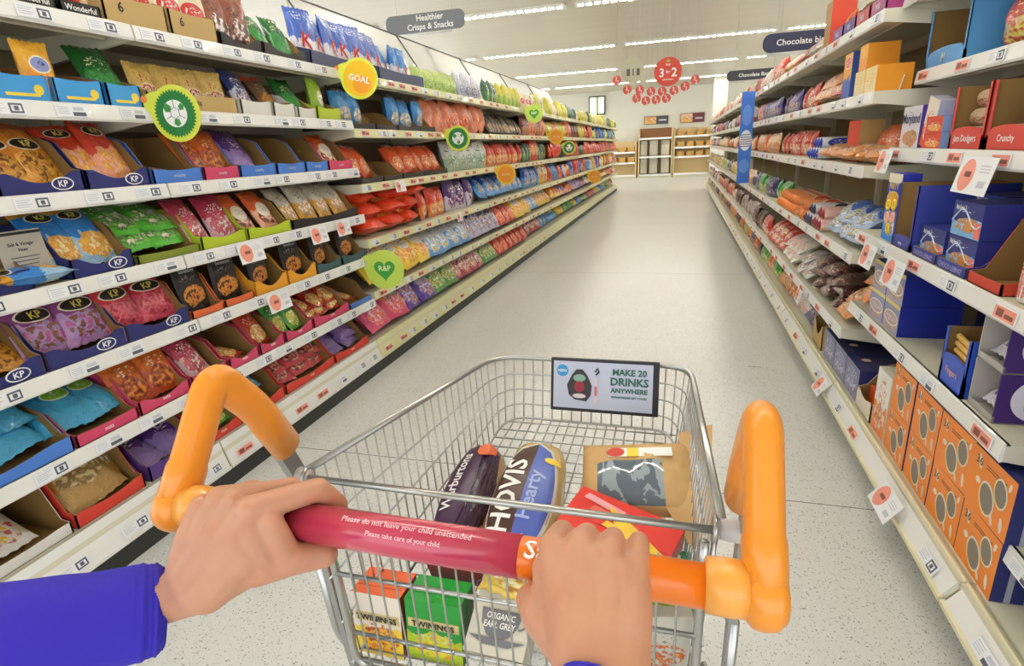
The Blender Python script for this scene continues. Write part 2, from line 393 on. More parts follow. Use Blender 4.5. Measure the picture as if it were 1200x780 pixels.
def tray_mesh(w, d, fh, bh, col, inner=KRAFT, scoop=.5, sidecol=None, deco=None):
    mb = MB(); th = .0025; sc = fh*scoop; n = 8
    top = [(-w/2, fh), (-w/2+w*.12, fh)]+[(-w*.38+w*.76*i/n, fh-sc*sin(pi*i/n)) for i in range(1, n)]+[(w/2-w*.12, fh), (w/2, fh)]
    poly = [(-w/2, 0)]+top+[(w/2, 0)]; poly = poly[::-1]
    mb.prism(poly, 'y', 0, th, 0); mb.prism(poly, 'y', th, 2*th, 1)
    sp = [(0, 0), (d, 0), (d, bh), (d*.55, bh), (d*.32, bh*.8+fh*.2), (d*.12, fh*1.15), (0, fh)]
    for x, o in ((-w/2, 1), (w/2, -1)):
        mb.prism(sp, 'x', x, x+o*th, 0 if sidecol is None else 2); mb.prism(sp, 'x', x+o*th, x+2*o*th, 1)
    mb.box(-w/2, w/2, d-th, d, 0, bh, 1); mb.box(-w/2, w/2, 0, d, 0, th, 1)
    mats = [col, inner, sidecol or col]
    if deco:
        mats.append(deco); mb.box(-w*.3, w*.3, -.0008, 0, fh*.18, fh*.30, 3); mb.disc(w*.3, fh*.45, fh*.2, fh*.2, -.0009, 3)
    return mb.mesh('display_tray', mats)
def carton_mesh(w, h, d, front, side=None, top=None, bev=.0012, deco=None):
    mb = MB(); s = 1 if side else 0; t = 2 if top else s
    mb.box(-w/2, w/2, 0, d, 0, h, mis=[s, t, 0, s, s, s])
    mb.box(-w/2+.004, w/2-.004, d*.3, d*.305, h, h+.0006, s)     # closing flap edge
    mb.box(-w/2-.0005, w/2+.0005, d*.48, d*.5, h*.02, h*.98, s)
    mats = [front, side or front, top or side or front]
    if deco: deco(mb, mats)
    return mb.mesh('carton', mats)
def case_mesh(w, d, h, fh, col, inner=KRAFT, bump=.012):
    mb = MB(); t = .003; n = 8
    top = [(w/2, fh*.6)]+[(w/2-w*i/n, fh*.6+bump*sin(pi*i/n)+fh*.4*(1 if 0 < i < n else .6)) for i in range(1, n)]+[(-w/2, fh*.6)]
    poly = [(-w/2, 0), (w/2, 0)]+top
    mb.prism(poly, 'y', 0, t, 0); mb.prism(poly, 'y', t, 2*t, 1)
    for s_ in (-1, 1):
        mb.box(*sorted((s_*w/2, s_*(w/2-t))), 0, d, 0, h, 0); mb.box(*sorted((s_*(w/2-t), s_*(w/2-2*t))), t, d, 0, h, 1); mb.box(*sorted((s_*w/2, s_*(w/2-.014))), 0, t, 0, h, 0)
    mb.box(-w/2, w/2, d-t, d, 0, h, 1); mb.box(-w/2, w/2, 0, d, 0, t, 1)
    return mb.mesh('display_case', [col, inner])
def put_case(side, bi, lev, y0, y1, desc, col, h, fh, txt=None, d=.28):
    w = abs(y1-y0)-.004; fx = fof(side, bi, lev)
    o = place('display_case', case_mesh(w, d, h, fh, col), side, fx, (y0+y1)/2, .012, zof(side, bi, lev)); tag(o, where(side, bi, lev, desc), 'display case', 'open fronted cardboard cases on the %s shelves' % ('left' if side < 0 else 'right'))
    if txt: link('lettering', text_mesh(txt[0], txt[1], txt[2]), o, (0, -.0012, fh*.55))
    return o
LV = ['top', 'second', 'third', 'fourth', 'fifth', 'sixth']
CNT = {}
TALLY = {}
def where(side, bi, lev, desc):
    nl = (6 if bi < 2 else 5) if side < 0 else 5
    lw = 'base' if lev >= nl else LV[lev]
    k = (side, bi, lev, desc); CNT[k] = CNT.get(k, 0)+1
    return '%s, %s on the %s shelf, %s %s unit' % (desc, ORD[CNT[k]], lw, wl[bi], 'left' if side < 0 else 'right')
def zof(side, bi, lev):
    if side < 0:
        L = LLEV_A if bi < 2 else LLEV_B; return L[lev] if lev < len(L) else .2
    L = [1.79, 1.515, 1.235, .905, .44] if bi == 0 else ([1.79, 1.515, 1.235, .905, .59] if bi == 1 else [1.75, 1.455, 1.165, .80, .455])
    return L[lev] if lev < 5 else .195
def fof(side, bi, lev):
    if side < 0: return XL if lev < (6 if bi < 2 else 5) else XL-.045
    if lev == 5: return XR+.05
    return RF[lev] if bi < 2 else .735
def place(name, me, side, fx, Y, d, z, rx=0., yaw=0., ry=0.):
    X = fx-d if side < 0 else fx+d
    return link(name, me, None, (X, Y, z), (rx, ry, (pi/2 if side < 0 else -pi/2)+yaw))
def baykey(Y, side): 
    b = int((Y-(Lsplit if side < 0 else Rsplit)[0])//BAYW); return max(0, min(12, b))
BM = {}
class Bag:
    def __init__(s, desc, w, h, t, logo=None, kind='crisp_packet', cat='crisp packet', **pk):
        s.desc = desc; s.w = w; s.h = h; s.t = t; s.kind = kind; s.cat = cat; s.m = printed(**pk); s.logo = logo; s.me = None
    def mesh(s):
        if s.me is None:
            s.me = [bag_mesh(s.kind, s.w, s.h, s.t, s.m, ph=p) for p in (0.3, 1.9, 3.7)]
            s.lm = None
            if s.logo:
                tx, col, size, cz, rot = s.logo[:5]
                s.lm = [text_mesh(tx, size, col, lambda x, z, p=p: bag_front(x, z, s.w, s.h, s.t, p)-.002, 0, cz*s.h, .03, rot) for p in (0.3, 1.9, 3.7)]
        return s.me
    def put(s, side, bi, lev, fx, Y, d, z, rx, yaw, ry=0):
        k = random.randrange(3); me = s.mesh()[k]
        o = place(s.kind, me, side, fx, Y, d, z, rx, yaw, ry)
        tag(o, where(side, bi, lev, s.desc), s.cat, s.cat+'s on the %s shelves' % ('left' if side < 0 else 'right'))
        if s.lm: link('lettering', s.lm[k], o)
        return o
def fill(side, lev, y0, y1, bag, n, mode='stand', d0=.05, rows=1, tray=None, bi=None):
    bi = baykey((y0+y1)/2, side) if bi is None else bi
    z = zof(side, bi, lev); fx = fof(side, bi, lev); step = (y1-y0)/n
    if tray:
        put_tray(side, bi, lev, y0, y1, tray)
        z += .004; d0 = max(d0, .03)
    if not bag: return
    jit = 1.0 if bi < 2 else 2.2
    for r in range(rows):
        for i in range(n):
            Y = y0+step*(i+.5)+random.uniform(-.06, .06)*step; t = bag.t
            if mode == 'stand': bag.put(side, bi, lev, fx, Y, d0+t*.5+r*(t*.85+.01), z+.003, -radians(random.uniform(4, 11*jit**.5)), random.uniform(-.12, .12)*jit)
            elif mode == 'lean': bag.put(side, bi, lev, fx, Y, d0+t*.35+r*t*1.25, z+t*.35, -radians(random.uniform(28, 36)), random.uniform(-.2, .2), random.uniform(-.06, .06))
            elif mode == 'low': bag.put(side, bi, lev, fx, Y, d0+t*.3+r*t*.4, z+t*.5+r*t*.8, -radians(random.uniform(58, 66)), random.uniform(-.2, .2), random.uniform(-.08, .08))
            elif mode == 'slant': bag.put(side, bi, lev, fx, Y, d0+r*.04, z+t*.42+r*t*.5, -radians(random.uniform(40, 48)), random.uniform(-.15, .15), random.uniform(-.08, .08))
            elif mode == 'lie': bag.put(side, bi, lev, fx, Y, d0+random.uniform(0, .03), z+t*.5+r*t*.75, -radians(random.uniform(80, 87)), random.uniform(-.35, .35), random.uniform(-.05, .05))
            elif mode == 'side': bag.put(side, bi, lev, fx, Y+bag.h*.5, d0+bag.w*.5, z+t*.5+r*t*.75, -radians(88), (pi/2)+random.uniform(-.15, .15))
TM = {}
def put_tray(side, bi, lev, y0, y1, tray):
    desc, col, fh, bh = tray[:4]; sc = tray[4] if len(tray) > 4 else .4; txt = tray[5] if len(tray) > 5 else None; deco = tray[6] if len(tray) > 6 else None
    w = abs(y1-y0)-.006; fx = fof(side, bi, lev); z = zof(side, bi, lev); dep = .3
    key = (round(w, 2), col.name, fh, bh, sc, deco.name if deco else 0)
    if key not in TM: TM[key] = tray_mesh(w, dep, fh, bh, col, KRAFT, sc, deco=deco)
    o = place('display_tray', TM[key], side, fx, (y0+y1)/2, .012, z)
    tag(o, where(side, bi, lev, desc), 'display tray', 'cardboard display trays on the %s shelves' % ('left' if side < 0 else 'right'))
    if txt:
        if txt == 'KP': link('logo', KPLOGO, o, (w*.22, -.0015, fh*.42))
        else: link('lettering', text_mesh(txt[0], txt[1], txt[2]), o, (txt[3] if len(txt) > 3 else 0, -.0012, fh*(txt[4] if len(txt) > 4 else .5)))
    return o
def kplogo():
    mb = MB(); mb.disc(0, 0, .034, .019, 0, 1, 24); mb.disc(0, 0, .030, .0155, -.0006, 0, 24)
    v, f = text2d('KP', .018, .03); mb.add([(x, -.0012, z) for x, z in v], f, 1)
    return mb.mesh('logo', [NAVY, WHI], recalc=False)
KPLOGO = kplogo()
YT = mat('logo_yellow', '#e9dc6a', .5); WT = WHI; NAVYT = mat('navy_text', '#2a2d66', .5); REDT = mat('red_text', '#c22b33', .5); BROWNT = mat('brown_text', '#4a3020', .5)
FN = ('#b5651d', '#e0a83c', '#7c3f14'); FC = ('#f2c04a', '#e0902a', '#f7e2a0'); FR = ('#c23a1c', '#e0702a', '#7b1d12'); FM = ('#d8c8b0', '#9c4a3a', '#6a4a7a')
B = {
 'kporange': Bag('orange nut bag with black oval logo', .15, .22, .05, ('KP', YT, .022, .6, .05), 'nut_bag', 'nut bag', base='#dd8a28', base2='#e9a54a', food=FN, patch='#1e1a18', pc=(.5, .6), pr=(.3, .085), ink='#1e1a18', top='#b9531c', seed=1),
 'kpred': Bag('red snack bag with flame picture', .14, .22, .05, ('KP', YT, .02, .8, 0), 'crisp_packet', 'crisp packet', base='#d23f26', base2='#f0a080', food=('#f6c552', '#ee8d2c', '#f3b9a0'), patch='#30221c', pc=(.5, .8), pr=(.26, .08), ink='#30221c', seed=2),
 'kpblue': Bag('blue snack bag with golden crisps', .15, .22, .06, ('KP', YT, .02, .8, 0), 'crisp_packet', 'crisp packet', base='#2a7fd0', base2='#9fc6e6', food=FC, patch='#1a1a1a', pc=(.5, .8), pr=(.26, .08), ink='#1a1a1a', top='#e8a93a', seed=3),
 'kppurple': Bag('purple peanut bag with black oval logo', .17, .22, .07, ('KP', YT, .024, .58, .05), 'nut_bag', 'nut bag', base='#8a3c80', base2='#b88cc4', food=('#b0508a', '#a89ad0', '#8b4a3a'), patch='#1e1a18', pc=(.5, .58), pr=(.3, .09), ink='#1e1a18', seed=4),
 'kppink': Bag('red peanut bag with black oval logo', .17, .22, .07, ('KP', YT, .024, .58, .05), 'nut_bag', 'nut bag', base='#c9283c', base2='#d8506a', food=('#c03a50', '#e06a7a', '#b02038'), patch='#1e1a18', pc=(.5, .58), pr=(.3, .09), ink='#1e1a18', seed=5),
 'green': Bag('bright green snack bag', .18, .22, .07, None, 'crisp_packet', 'crisp packet', base='#3f9a2a', base2='#57c23a', food=('#f0e8d8', '#2f7a22', '#8bd05a'), ink='#f4f4ea', pr=(.32, .12), seed=6),
 'yellow': Bag('yellow snack bag with blue crest', .11, .165, .05, None, 'crisp_packet', 'crisp packet', base='#e9ab20', base2='#ee9416', patch='#8a94c8', pc=(.5, .6), pr=(.24, .12), ink='#2a3a8a', seed=7),
 'gold': Bag('shiny gold snack bag', .12, .155, .04, None, 'crisp_packet', 'crisp packet', base='#c4a14c', base2='#dcc48a', food=('#8a6a3a', '#d9c49a', '#b03a30'), ink='#a02a24', pr=(.3, .1), rough=.22, seed=8),
 'dkgreen': Bag('dark green snack bag', .13, .2, .05, None, 'crisp_packet', 'crisp packet', base='#1f6a2a', base2='#2c8a3a', ink='#e8e0c0', seed=9),
 'bluewhite': Bag('navy and white snack bag', .13, .2, .05, None, 'crisp_packet', 'crisp packet', base='#2c3a7c', base2='#c9cfe4', food=('#2c3a7c', '#dfe2f0', '#9a3f58'), ink='#ffffff', seed=10),
 'lime': Bag('lime green pouch with pale badge', .12, .2, .06, None, 'crisp_packet', 'crisp packet', base='#9fc62a', base2='#8fb820', patch='#efe9d0', pc=(.6, .5), pr=(.24, .16), ink='#6a7a2a', seed=11),
 'redtop': Bag('brown bag with red top', .12, .2, .04, None, 'nut_bag', 'nut bag', base='#6e4a30', base2='#8a5a38', top='#d62f22', food=FN, ink='#f0e6d0', seed=12),
 'pouch': Bag('black pouch with nut picture', .14, .2, .03, ('Sensations', PALEP, .013, .84, 0), 'snack_pouch', 'snack pouch', base='#201d1f', base2='#2a2224', food=('#c2351e', '#e0a040', '#5a2a18'), ink='#9a9488', pc=(.5, .68), pr=(.34, .06), lower=.42, rough=.45, seed=13),
 'pinkbag': Bag('pink and white snack bag', .13, .2, .05, None, 'crisp_packet', 'crisp packet', base='#c03a58', base2='#e8b8c0', food=('#f0e0dc', '#b02a40', '#d86a7a'), ink='#ffffff', seed=14),
 'oranface': Bag('orange and white bag with smiling face', .15, .2, .05, None, 'crisp_packet', 'crisp packet', base='#e2622a', base2='#f2b08a', food=('#f6e8d8', '#e2622a', '#3a2a20'), patch='#f6ecdc', pc=(.5, .45), pr=(.28, .16), ink='#3a2a20', seed=15),
 'silver': Bag('silver and gold snack bag', .14, .2, .06, None, 'crisp_packet', 'crisp packet', base='#cfc8b8', base2='#e2a83a', food=('#f4efe2', '#e09a30', '#b9b0a0'), ink='#3a3a44', seed=16),
 'amber': Bag('amber pouch of spiced nuts', .14, .2, .05, None, 'nut_bag', 'nut bag', base='#d9691c', base2='#b9451a', food=('#e08a2a', '#a8401a', '#6a2a14'), ink='#f4e0c0', pr=(.3, .1), seed=17),
 'aqua': Bag('turquoise snack bag with green badge', .19, .26, .08, None, 'crisp_packet', 'crisp packet', base='#1585b8', base2='#3fa4d0', patch='#86c83a', pc=(.6, .5), pr=(.2, .09), ink='#ffffff', seed=18),
 'redfood': Bag('red pouch with yellow picture', .13, .2, .05, None, 'crisp_packet', 'crisp packet', base='#c9341f', base2='#b4271a', food=('#f2d04a', '#e06a2a', '#f4e8b0'), ink='#f4e6d0', seed=19),
 'greenfood': Bag('green pouch with yellow picture', .12, .2, .05, None, 'crisp_packet', 'crisp packet', base='#2f8a2a', base2='#5aa83a', food=('#f2d04a', '#8ac23a', '#f4e8b0'), ink='#f4f4e0', seed=20),
 'skyblue': Bag('sky blue crinkled bag', .19, .24, .06, None, 'crisp_packet', 'crisp packet', base='#3a8ac8', base2='#7ab8e0', patch='#e8d8b0', pc=(.5, .5), pr=(.14, .12), ink='#ffffff', seed=21),
 'cherry': Bag('cherry red nut bag', .17, .22, .06, None, 'nut_bag', 'nut bag', base='#b0202a', base2='#d8404a', food=('#e8b8a0', '#b0202a', '#4a1a18'), ink='#ffffff', seed=22),
 'violet': Bag('violet foil bag', .17, .22, .05, None, 'crisp_packet', 'crisp packet', base='#5a2c86', base2='#9478c0', ink='#e8e0f4', seed=23),
 'trailmix': Bag('clear bag of mixed nuts and seeds', .2, .26, .06, None, 'nut_bag', 'nut bag', base='#d97a1c', base2='#c48a3a', food=('#e8cf98', '#a07a40', '#f8f0d8'), top='#e0602a', ink='#ffffff', pr=(.2, .08), lower=.5, seed=24),
 'dryfruit': Bag('orange bag of dried banana', .22, .26, .06, None, 'nut_bag', 'nut bag', base='#d8801c', base2='#c49a5a', food=('#b89a60', '#8a6a3a', '#e0c890'), ink='#ffffff', pr=(.2, .08), lower=.55, seed=25),
 'oranwhite': Bag('white snack bag with orange band', .2, .24, .05, None, 'nut_bag', 'nut bag', base='#e7e2d8', base2='#efece4', top='#e05a1c', food=('#f0c83a', '#e8e2d8', '#d05a5a'), ink='#a04030', seed=26),
 'specialk': Bag('blue and white crisp bag with red K', .17, .27, .06, ('K', REDT, .07, .42, -.15), 'crisp_packet', 'crisp packet', base='#4468c4', base2='#e6e4f0', food=('#e8c8a0', '#f2f0f6', '#d8dcf0'), ink='#dfe6fa', pc=(.5, .85), pr=(.4, .08), seed=27),
 'specialk2': Bag('bright blue crisp bag with red K', .16, .25, .06, ('K', REDT, .05, .4, -.15), 'crisp_packet', 'crisp packet', base='#2f86d6', base2='#e0e6f4', food=('#f0c890', '#f2f0f6', '#d8dcf0'), ink='#dfe6fa', pc=(.5, .85), pr=(.4, .08), seed=28),
 'creamred': Bag('cream bag with red arch', .16, .2, .05, None, 'crisp_packet', 'crisp packet', base='#e9dcb4', base2='#e0cf9c', patch='#cf2f26', pc=(.5, .5), pr=(.34, .16), ink='#f6ecd8', seed=29),
 'whitefoil': Bag('brown and white foil bag', .17, .22, .05, None, 'crisp_packet', 'crisp packet', base='#8a4a34', base2='#e8e2dc', food=('#f0ece6', '#8a4a34', '#3a2a28'), ink='#2a2422', seed=30),
 'wonder': Bag('tomato red nut bag', .13, .2, .04, None, 'nut_bag', 'nut bag', base='#e04a3a', base2='#d83c30', ink='#f0d8d0', seed=31),
 'lavender': Bag('lavender nut bag', .13, .2, .04, None, 'nut_bag', 'nut bag', base='#b09ac8', base2='#a088bc', ink='#f0e8f4', seed=32),
 # bay 3 on
 'popblue': Bag('blue crisp bag with yellow crisps', .17, .23, .08, None, base='#2a8ad0', base2='#2474b8', food=('#e8c060', '#2a8ad0', '#f0e0b0'), ink='#ffffff', pc=(.5, .88), pr=(.3, .06), top='#2a2420', seed=40),
 'poporange': Bag('orange crisp bag with dark top', .17, .23, .08, None, base='#e2541c', base2='#c9401a', food=('#f0903a', '#e2541c', '#f4d0a0'), ink='#ffffff', top='#2a2420', pc=(.5, .88), pr=(.3, .06), seed=41),
 'talltan': Bag('tall salmon pink multipack bag', .2, .27, .12, None, 'multipack_bag', 'multipack bag', base='#e08058', base2='#ee9a7c', food=('#f4c8a0', '#e07050', '#d84a3a'), ink='#f8e0d0', seed=42),
 'blackdiag': Bag('black crisp bag', .16, .22, .06, None, base='#241f1e', base2='#3a302c', food=('#7a3a5a', '#c8a050', '#241f1e'), ink='#b8a888', seed=43),
 'whitegreen': Bag('white multipack bag with green print', .24, .25, .12, None, 'multipack_bag', 'multipack bag', base='#e4e6e2', base2='#b4ccb8', food=('#e8dca0', '#5a9a8a', '#f4f4ee'), ink='#4a8a7a', pc=(.5, .6), pr=(.4, .3), seed=44),
 'redmulti': Bag('red and yellow multipack bag', .26, .3, .12, None, 'multipack_bag', 'multipack bag', base='#d4301c', base2='#e0401c', food=('#f0b03a', '#e0601c', '#f8e0a0'), ink='#f8e8c0', lower=.5, seed=45),
 'redgold': Bag('red and gold crisp bag', .16, .22, .08, None, base='#d8361f', base2='#e8803a', food=('#f4c060', '#d8361f', '#f8e0b0'), ink='#f8e8c0', seed=46),
 'purplewhite': Bag('purple and white multipack bag', .22, .27, .1, None, 'multipack_bag', 'multipack bag', base='#57307e', base2='#d8d0e4', food=('#e8e0ec', '#8a3a6a', '#57307e'), ink='#ffffff', seed=47),
 'bluemulti': Bag('royal blue multipack bag', .22, .27, .1, None, 'multipack_bag', 'multipack bag', base='#1f55b8', base2='#4a9ae0', food=('#f0d060', '#1f55b8', '#a0d0f4'), ink='#ffffff', seed=48),
 'yelmulti': Bag('yellow multipack bag with white roundel', .3, .3, .12, None, 'multipack_bag', 'multipack bag', base='#edb51c', base2='#f2cc3a', food=('#f0a020', '#f6dc6a', '#e07a1a'), patch='#d8d4c8', pc=(.5, .6), pr=(.26, .17), ink='#5a4a5a', seed=49),
 'silvblue': Bag('silver multipack bag with blue base', .28, .3, .12, None, 'multipack_bag', 'multipack bag', base='#c2c4cc', base2='#5a9ad8', food=('#f0d040', '#6aa8e0', '#e8e8ec'), ink='#3a3a48', pc=(.5, .68), pr=(.4, .15), seed=50),
 'silvnavy': Bag('navy multipack bag with silver panel', .28, .3, .12, None, 'multipack_bag', 'multipack bag', base='#2a2c5e', base2='#b8b4d0', food=('#d8c060', '#4a3a9a', '#d0ccdc'), ink='#d8d4e4', pc=(.5, .68), pr=(.4, .15), seed=51),
 'silvpurp': Bag('silver multipack bag with purple base', .28, .3, .12, None, 'multipack_bag', 'multipack bag', base='#b4b0c4', base2='#5a3aa0', food=('#e8a03a', '#5a3aa0', '#c8b8e0'), ink='#2e2a40', pc=(.5, .68), pr=(.4, .17), seed=52),
 'silvpink': Bag('silver multipack bag with pink base', .28, .3, .12, None, 'multipack_bag', 'multipack bag', base='#bcb4b8', base2='#e0507a', food=('#f08a4a', '#e0406a', '#f4c0c8'), ink='#3a3038', pc=(.5, .68), pr=(.4, .17), seed=53),
 'silvgreen': Bag('silver multipack bag with green base', .28, .3, .12, None, 'multipack_bag', 'multipack bag', base='#b8bcb0', base2='#5a9a4a', food=('#e0c84a', '#3a8a3a', '#d0e0b8'), ink='#30382e', pc=(.5, .68), pr=(.4, .17), seed=54),
 'silvred': Bag('silver multipack bag with red base', .28, .3, .12, None, 'multipack_bag', 'multipack bag', base='#c0b4b4', base2='#b02a4a', food=('#e8c84a', '#9a2a5a', '#f0d0d0'), ink='#38282c', pc=(.5, .68), pr=(.4, .17), seed=55),
 'redplain': Bag('glossy red multipack bag', .26, .28, .11, None, 'multipack_bag', 'multipack bag', base='#d63a22', base2='#c22a1c', food=('#f07a3a', '#d63a22', '#f4b08a'), ink='#f4e0d0', seed=56),
 'yelgreen': Bag('yellow and green crisp bag', .17, .23, .08, None, base='#d8d040', base2='#8ab82a', food=('#f0ec9a', '#5a9a2a', '#e8d840'), ink='#3a6a2a', seed=57),
 'palegreen': Bag('pale green crisp bag', .17, .17, .08, None, base='#c8dc7a', base2='#a8cc4a', food=('#8ab83a', '#dcec9a', '#6aa02a'), ink='#5a8a2a', seed=58),
 'whiteblack': Bag('white crisp bag with black print', .17, .22, .08, None, base='#d8dae6', base2='#c0c4dc', food=('#3a3a50', '#e8e8f0', '#5a5a8a'), ink='#22223a', pc=(.5, .6), pr=(.4, .25), seed=59),
 'greendark': Bag('dark green crisp bag', .17, .22, .08, None, base='#2c5a3c', base2='#3f7a4a', food=('#c8b84a', '#2c5a3c', '#a0c08a'), ink='#e8e8c0', seed=60),
 'bordeaux': Bag('maroon crisp bag', .17, .23, .07, None, base='#7a2226', base2='#9a3a2a', food=('#e0a040', '#7a2226', '#e8d0a0'), ink='#f0d8b0', seed=61),
}
TN = ('navy display tray with white oval logo', NAVY, .06, .17, .5, 'KP'); TNP = ('plain navy display tray', NAVY, .06, .14, .4)
BLUEB = mat('bright_blue_board', '#3f9ada', .5); BLUE2 = mat('blue_board', '#4a7fd6', .5); PINKB = mat('pink_board', '#d2456c', .5); REDB = mat('red_board', '#dd4436', .5); OR_B = mat('orange_board', '#e06a3c', .5)
YELB = mat('amber_board', '#e8a22c', .5); TEALB = mat('teal_board', '#3c5a60', .5); PURB = mat('purple_board', '#5b3a86', .5); DKB = mat('dark_board', '#3a3430', .6); WHB = mat('white_board', '#e4e2dc', .5); NAVY2 = mat('slate_navy_board', '#3c4468', .5); BLKB = mat('black_board', '#24211f', .5)
LAV = mat('lavender_print', '#b9b4d8', .5)
TB = ('bright blue display tray', BLUEB, .07, .10, .05, None, YEL)
def F(*a, **k): fill(-1, *a, **k)
# ---- nearest two left bays (top shelf = 0 ... base = 6)
tb = ('black tray lettered in white', BLKB, .035, .05, .0, ('Wonderful', .016, WHI))
F(0, 1.14, 1.3, B['lavender'], 1, 'lean', tray=tb); F(0, 1.31, 1.46, B['lavender'], 1, 'stand', tray=tb); F(0, 1.465, 1.6, B['wonder'], 1, 'stand', tray=tb)
tk = ('kraft tray printed with a black 6', KRAFT2, .085, .11, .05, ('6', .03, BLACK, -.06, .6))
F(0, 1.61, 1.86, B['creamred'], 2, 'stand', rows=1, tray=tk); F(0, 1.87, 2.1, B['creamred'], 2, 'stand', tray=tk)
F(0, 2.11, 2.36, B['whitefoil'], 2, 'stand', rows=2, tray=('black tray on the top shelf', BLKB, .05, .16, .6))
F(0, 2.37, 2.69, B['dkgreen'], 2, 'lean', rows=1, tray=('brown board tray with dark front', DKB, .05, .14, .6))
F(0, 2.72, 3.33, B['specialk'], 5, 'stand', rows=1, tray=('slate navy tray under blue bags', NAVY2, .07, .1, .1)); F(0, 3.36, 3.6, B['specialk'], 2, 'stand'); F(0, 3.42, 4.08, B['specialk2'], 5, 'stand', d0=.1, tray=('slate navy tray under blue bags', NAVY2, .07, .1, .1))
# second shelf
F(1, 1.02, 1.2, B['yellow'], 1, 'stand', tray=TB); F(1, 1.21, 1.37, None, 1, tray=TB); F(1, 1.2, 1.28, B['yellow'], 1, 'stand', d0=.04); F(1, 1.32, 1.42, B['yellow'], 1, 'stand', d0=.02); F(1, 1.38, 1.54, B['amber'], 1, 'low', tray=TB); F(1, 1.55, 1.68, B['dkgreen'], 1, 'lean', tray=TB)
F(1, 1.70, 2.14, B['gold'], 4, 'stand', rows=1, tray=('kraft tray of gold bags', KRAFT2, .06, .1, .05, ('nuts', .02, BROWNT)))
F(1, 2.16, 2.36, B['bluewhite'], 1, 'lean', tray=('white display tray', WHB, .06, .07, .1)); F(1, 2.37, 2.53, B['redtop'], 1, 'lean', tray=('white display tray', WHB, .06, .07, .1))
F(1, 2.55, 2.70, B['dkgreen'], 1, 'lean', tray=('white display tray', WHB, .05, .12, .1)); F(1, 2.71, 2.93, B['lime'], 1, 'stand', tray=('lime green display tray', LIME, .06, .1, .1))
# third
F(2, 1.0, 1.14, B['kporange'], 1, 'low'); F(2, 1.15, 1.40, B['kporange'], 2, 'lean', tray=TN); F(2, 1.405, 1.64, B['kpred'], 2, 'lean', tray=TN)
tbl = ('blue display tray with kraft inside', BLUE2, .05, .17, .1, ('crunchy', .012, PALEP)); tpk = ('pink display tray with kraft inside', PINKB, .05, .17, .1, ('snacks', .012, PALEP))
F(2, 1.65, 1.88, B['bluewhite'], 1, 'lie', tray=tbl); F(2, 1.885, 2.08, B['amber'], 2, 'lean', tray=tpk); F(2, 2.085, 2.32, B['violet'], 1, 'lean', tray=tbl); F(2, 2.325, 2.54, None, 1, tray=tbl); F(2, 2.545, 2.74, B['violet'], 1, 'lie', tray=tbl); F(2, 2.745, 2.98, B['oranface'], 1, 'lean', tray=tpk)
# fourth
F(3, .9, 1.17, B['kppink'], 1, 'low', tray=TNP); F(3, 1.28, 1.50, B['kpblue'], 2, 'lean', tray=TN); F(3, 1.17, 1.19, B['kpblue'], 1, 'side', d0=.0)
F(3, 1.51, 1.79, B['green'], 2, 'low', rows=2, tray=('olive display tray', mat('olive_board', '#7d8a2c', .6), .03, .16, .1)); F(3, 1.80, 2.05, B['pinkbag'], 2, 'lean', tray=('lime green display tray', LIME, .05, .16, .3)); F(3, 2.06, 2.36, B['oranface'], 2, 'lean', tray=('lime green display tray', LIME, .05, .16, .3))
F(3, 2.37, 2.98, B['silver'], 4, 'lean', tray=('black board display tray', BLKB, .045, .16, .3))
# fifth
F(4, .86, 1.13, B['kporange'], 2, 'low', tray=TN); F(4, 1.135, 1.40, B['kppurple'], 2, 'lean', tray=TN); F(4, 1.405, 1.67, B['kppink'], 2, 'lean', tray=TN)
tor = ('orange display tray with kraft inside', OR_B, .03, .17, .1); tye = ('amber scooped display tray', YELB, .065, .17, .6); tte = ('dark teal display tray', TEALB, .05, .17, .3)
F(4, 1.68, 1.85, B['pouch'], 1, 'stand', tray=tor); F(4, 1.855, 2.03, B['pouch'], 1, 'stand', tray=tor); F(4, 2.04, 2.27, B['pouch'], 1, 'stand', tray=tye); F(4, 2.275, 2.50, B['pouch'], 1, 'stand', tray=tye); F(4, 2.505, 2.74, B['pouch'], 1, 'stand', tray=tte); F(4, 2.745, 3.0, B['pouch'], 1, 'stand', tray=tte)
# sixth
tb6 = ('long blue display tray', BLUE2, .05, .14, .3); tp6 = ('pink display tray lettered in white', PINKB, .05, .15, .4, ('nuts', .013, WHI))
F(5, .70, 1.14, B['aqua'], 2, 'low', rows=2, tray=tb6); F(5, 1.145, 1.37, B['aqua'], 2, 'low', rows=1, tray=('pink display tray lettered in white', PINKB, .04, .12, .1, ('nuts', .013, WHI))); F(5, 1.375, 1.6, B['amber'], 2, 'lean', tray=tp6); F(5, 1.61, 1.8, B['pinkbag'], 1, 'lean', tray=tp6)
F(5, 1.81, 1.99, B['redfood'], 1, 'lie', tray=tp6); F(5, 2.0, 2.17, B['redfood'], 1, 'lean', tray=tp6); F(5, 2.18, 2.4, B['greenfood'], 2, 'lean', tray=tp6); F(5, 2.41, 2.75, B['redfood'], 3, 'low', rows=2, tray=tp6); F(5, 2.76, 3.0, B['redfood'], 1, 'lie', tray=('blue display tray', BLUE2, .03, .14, .1))
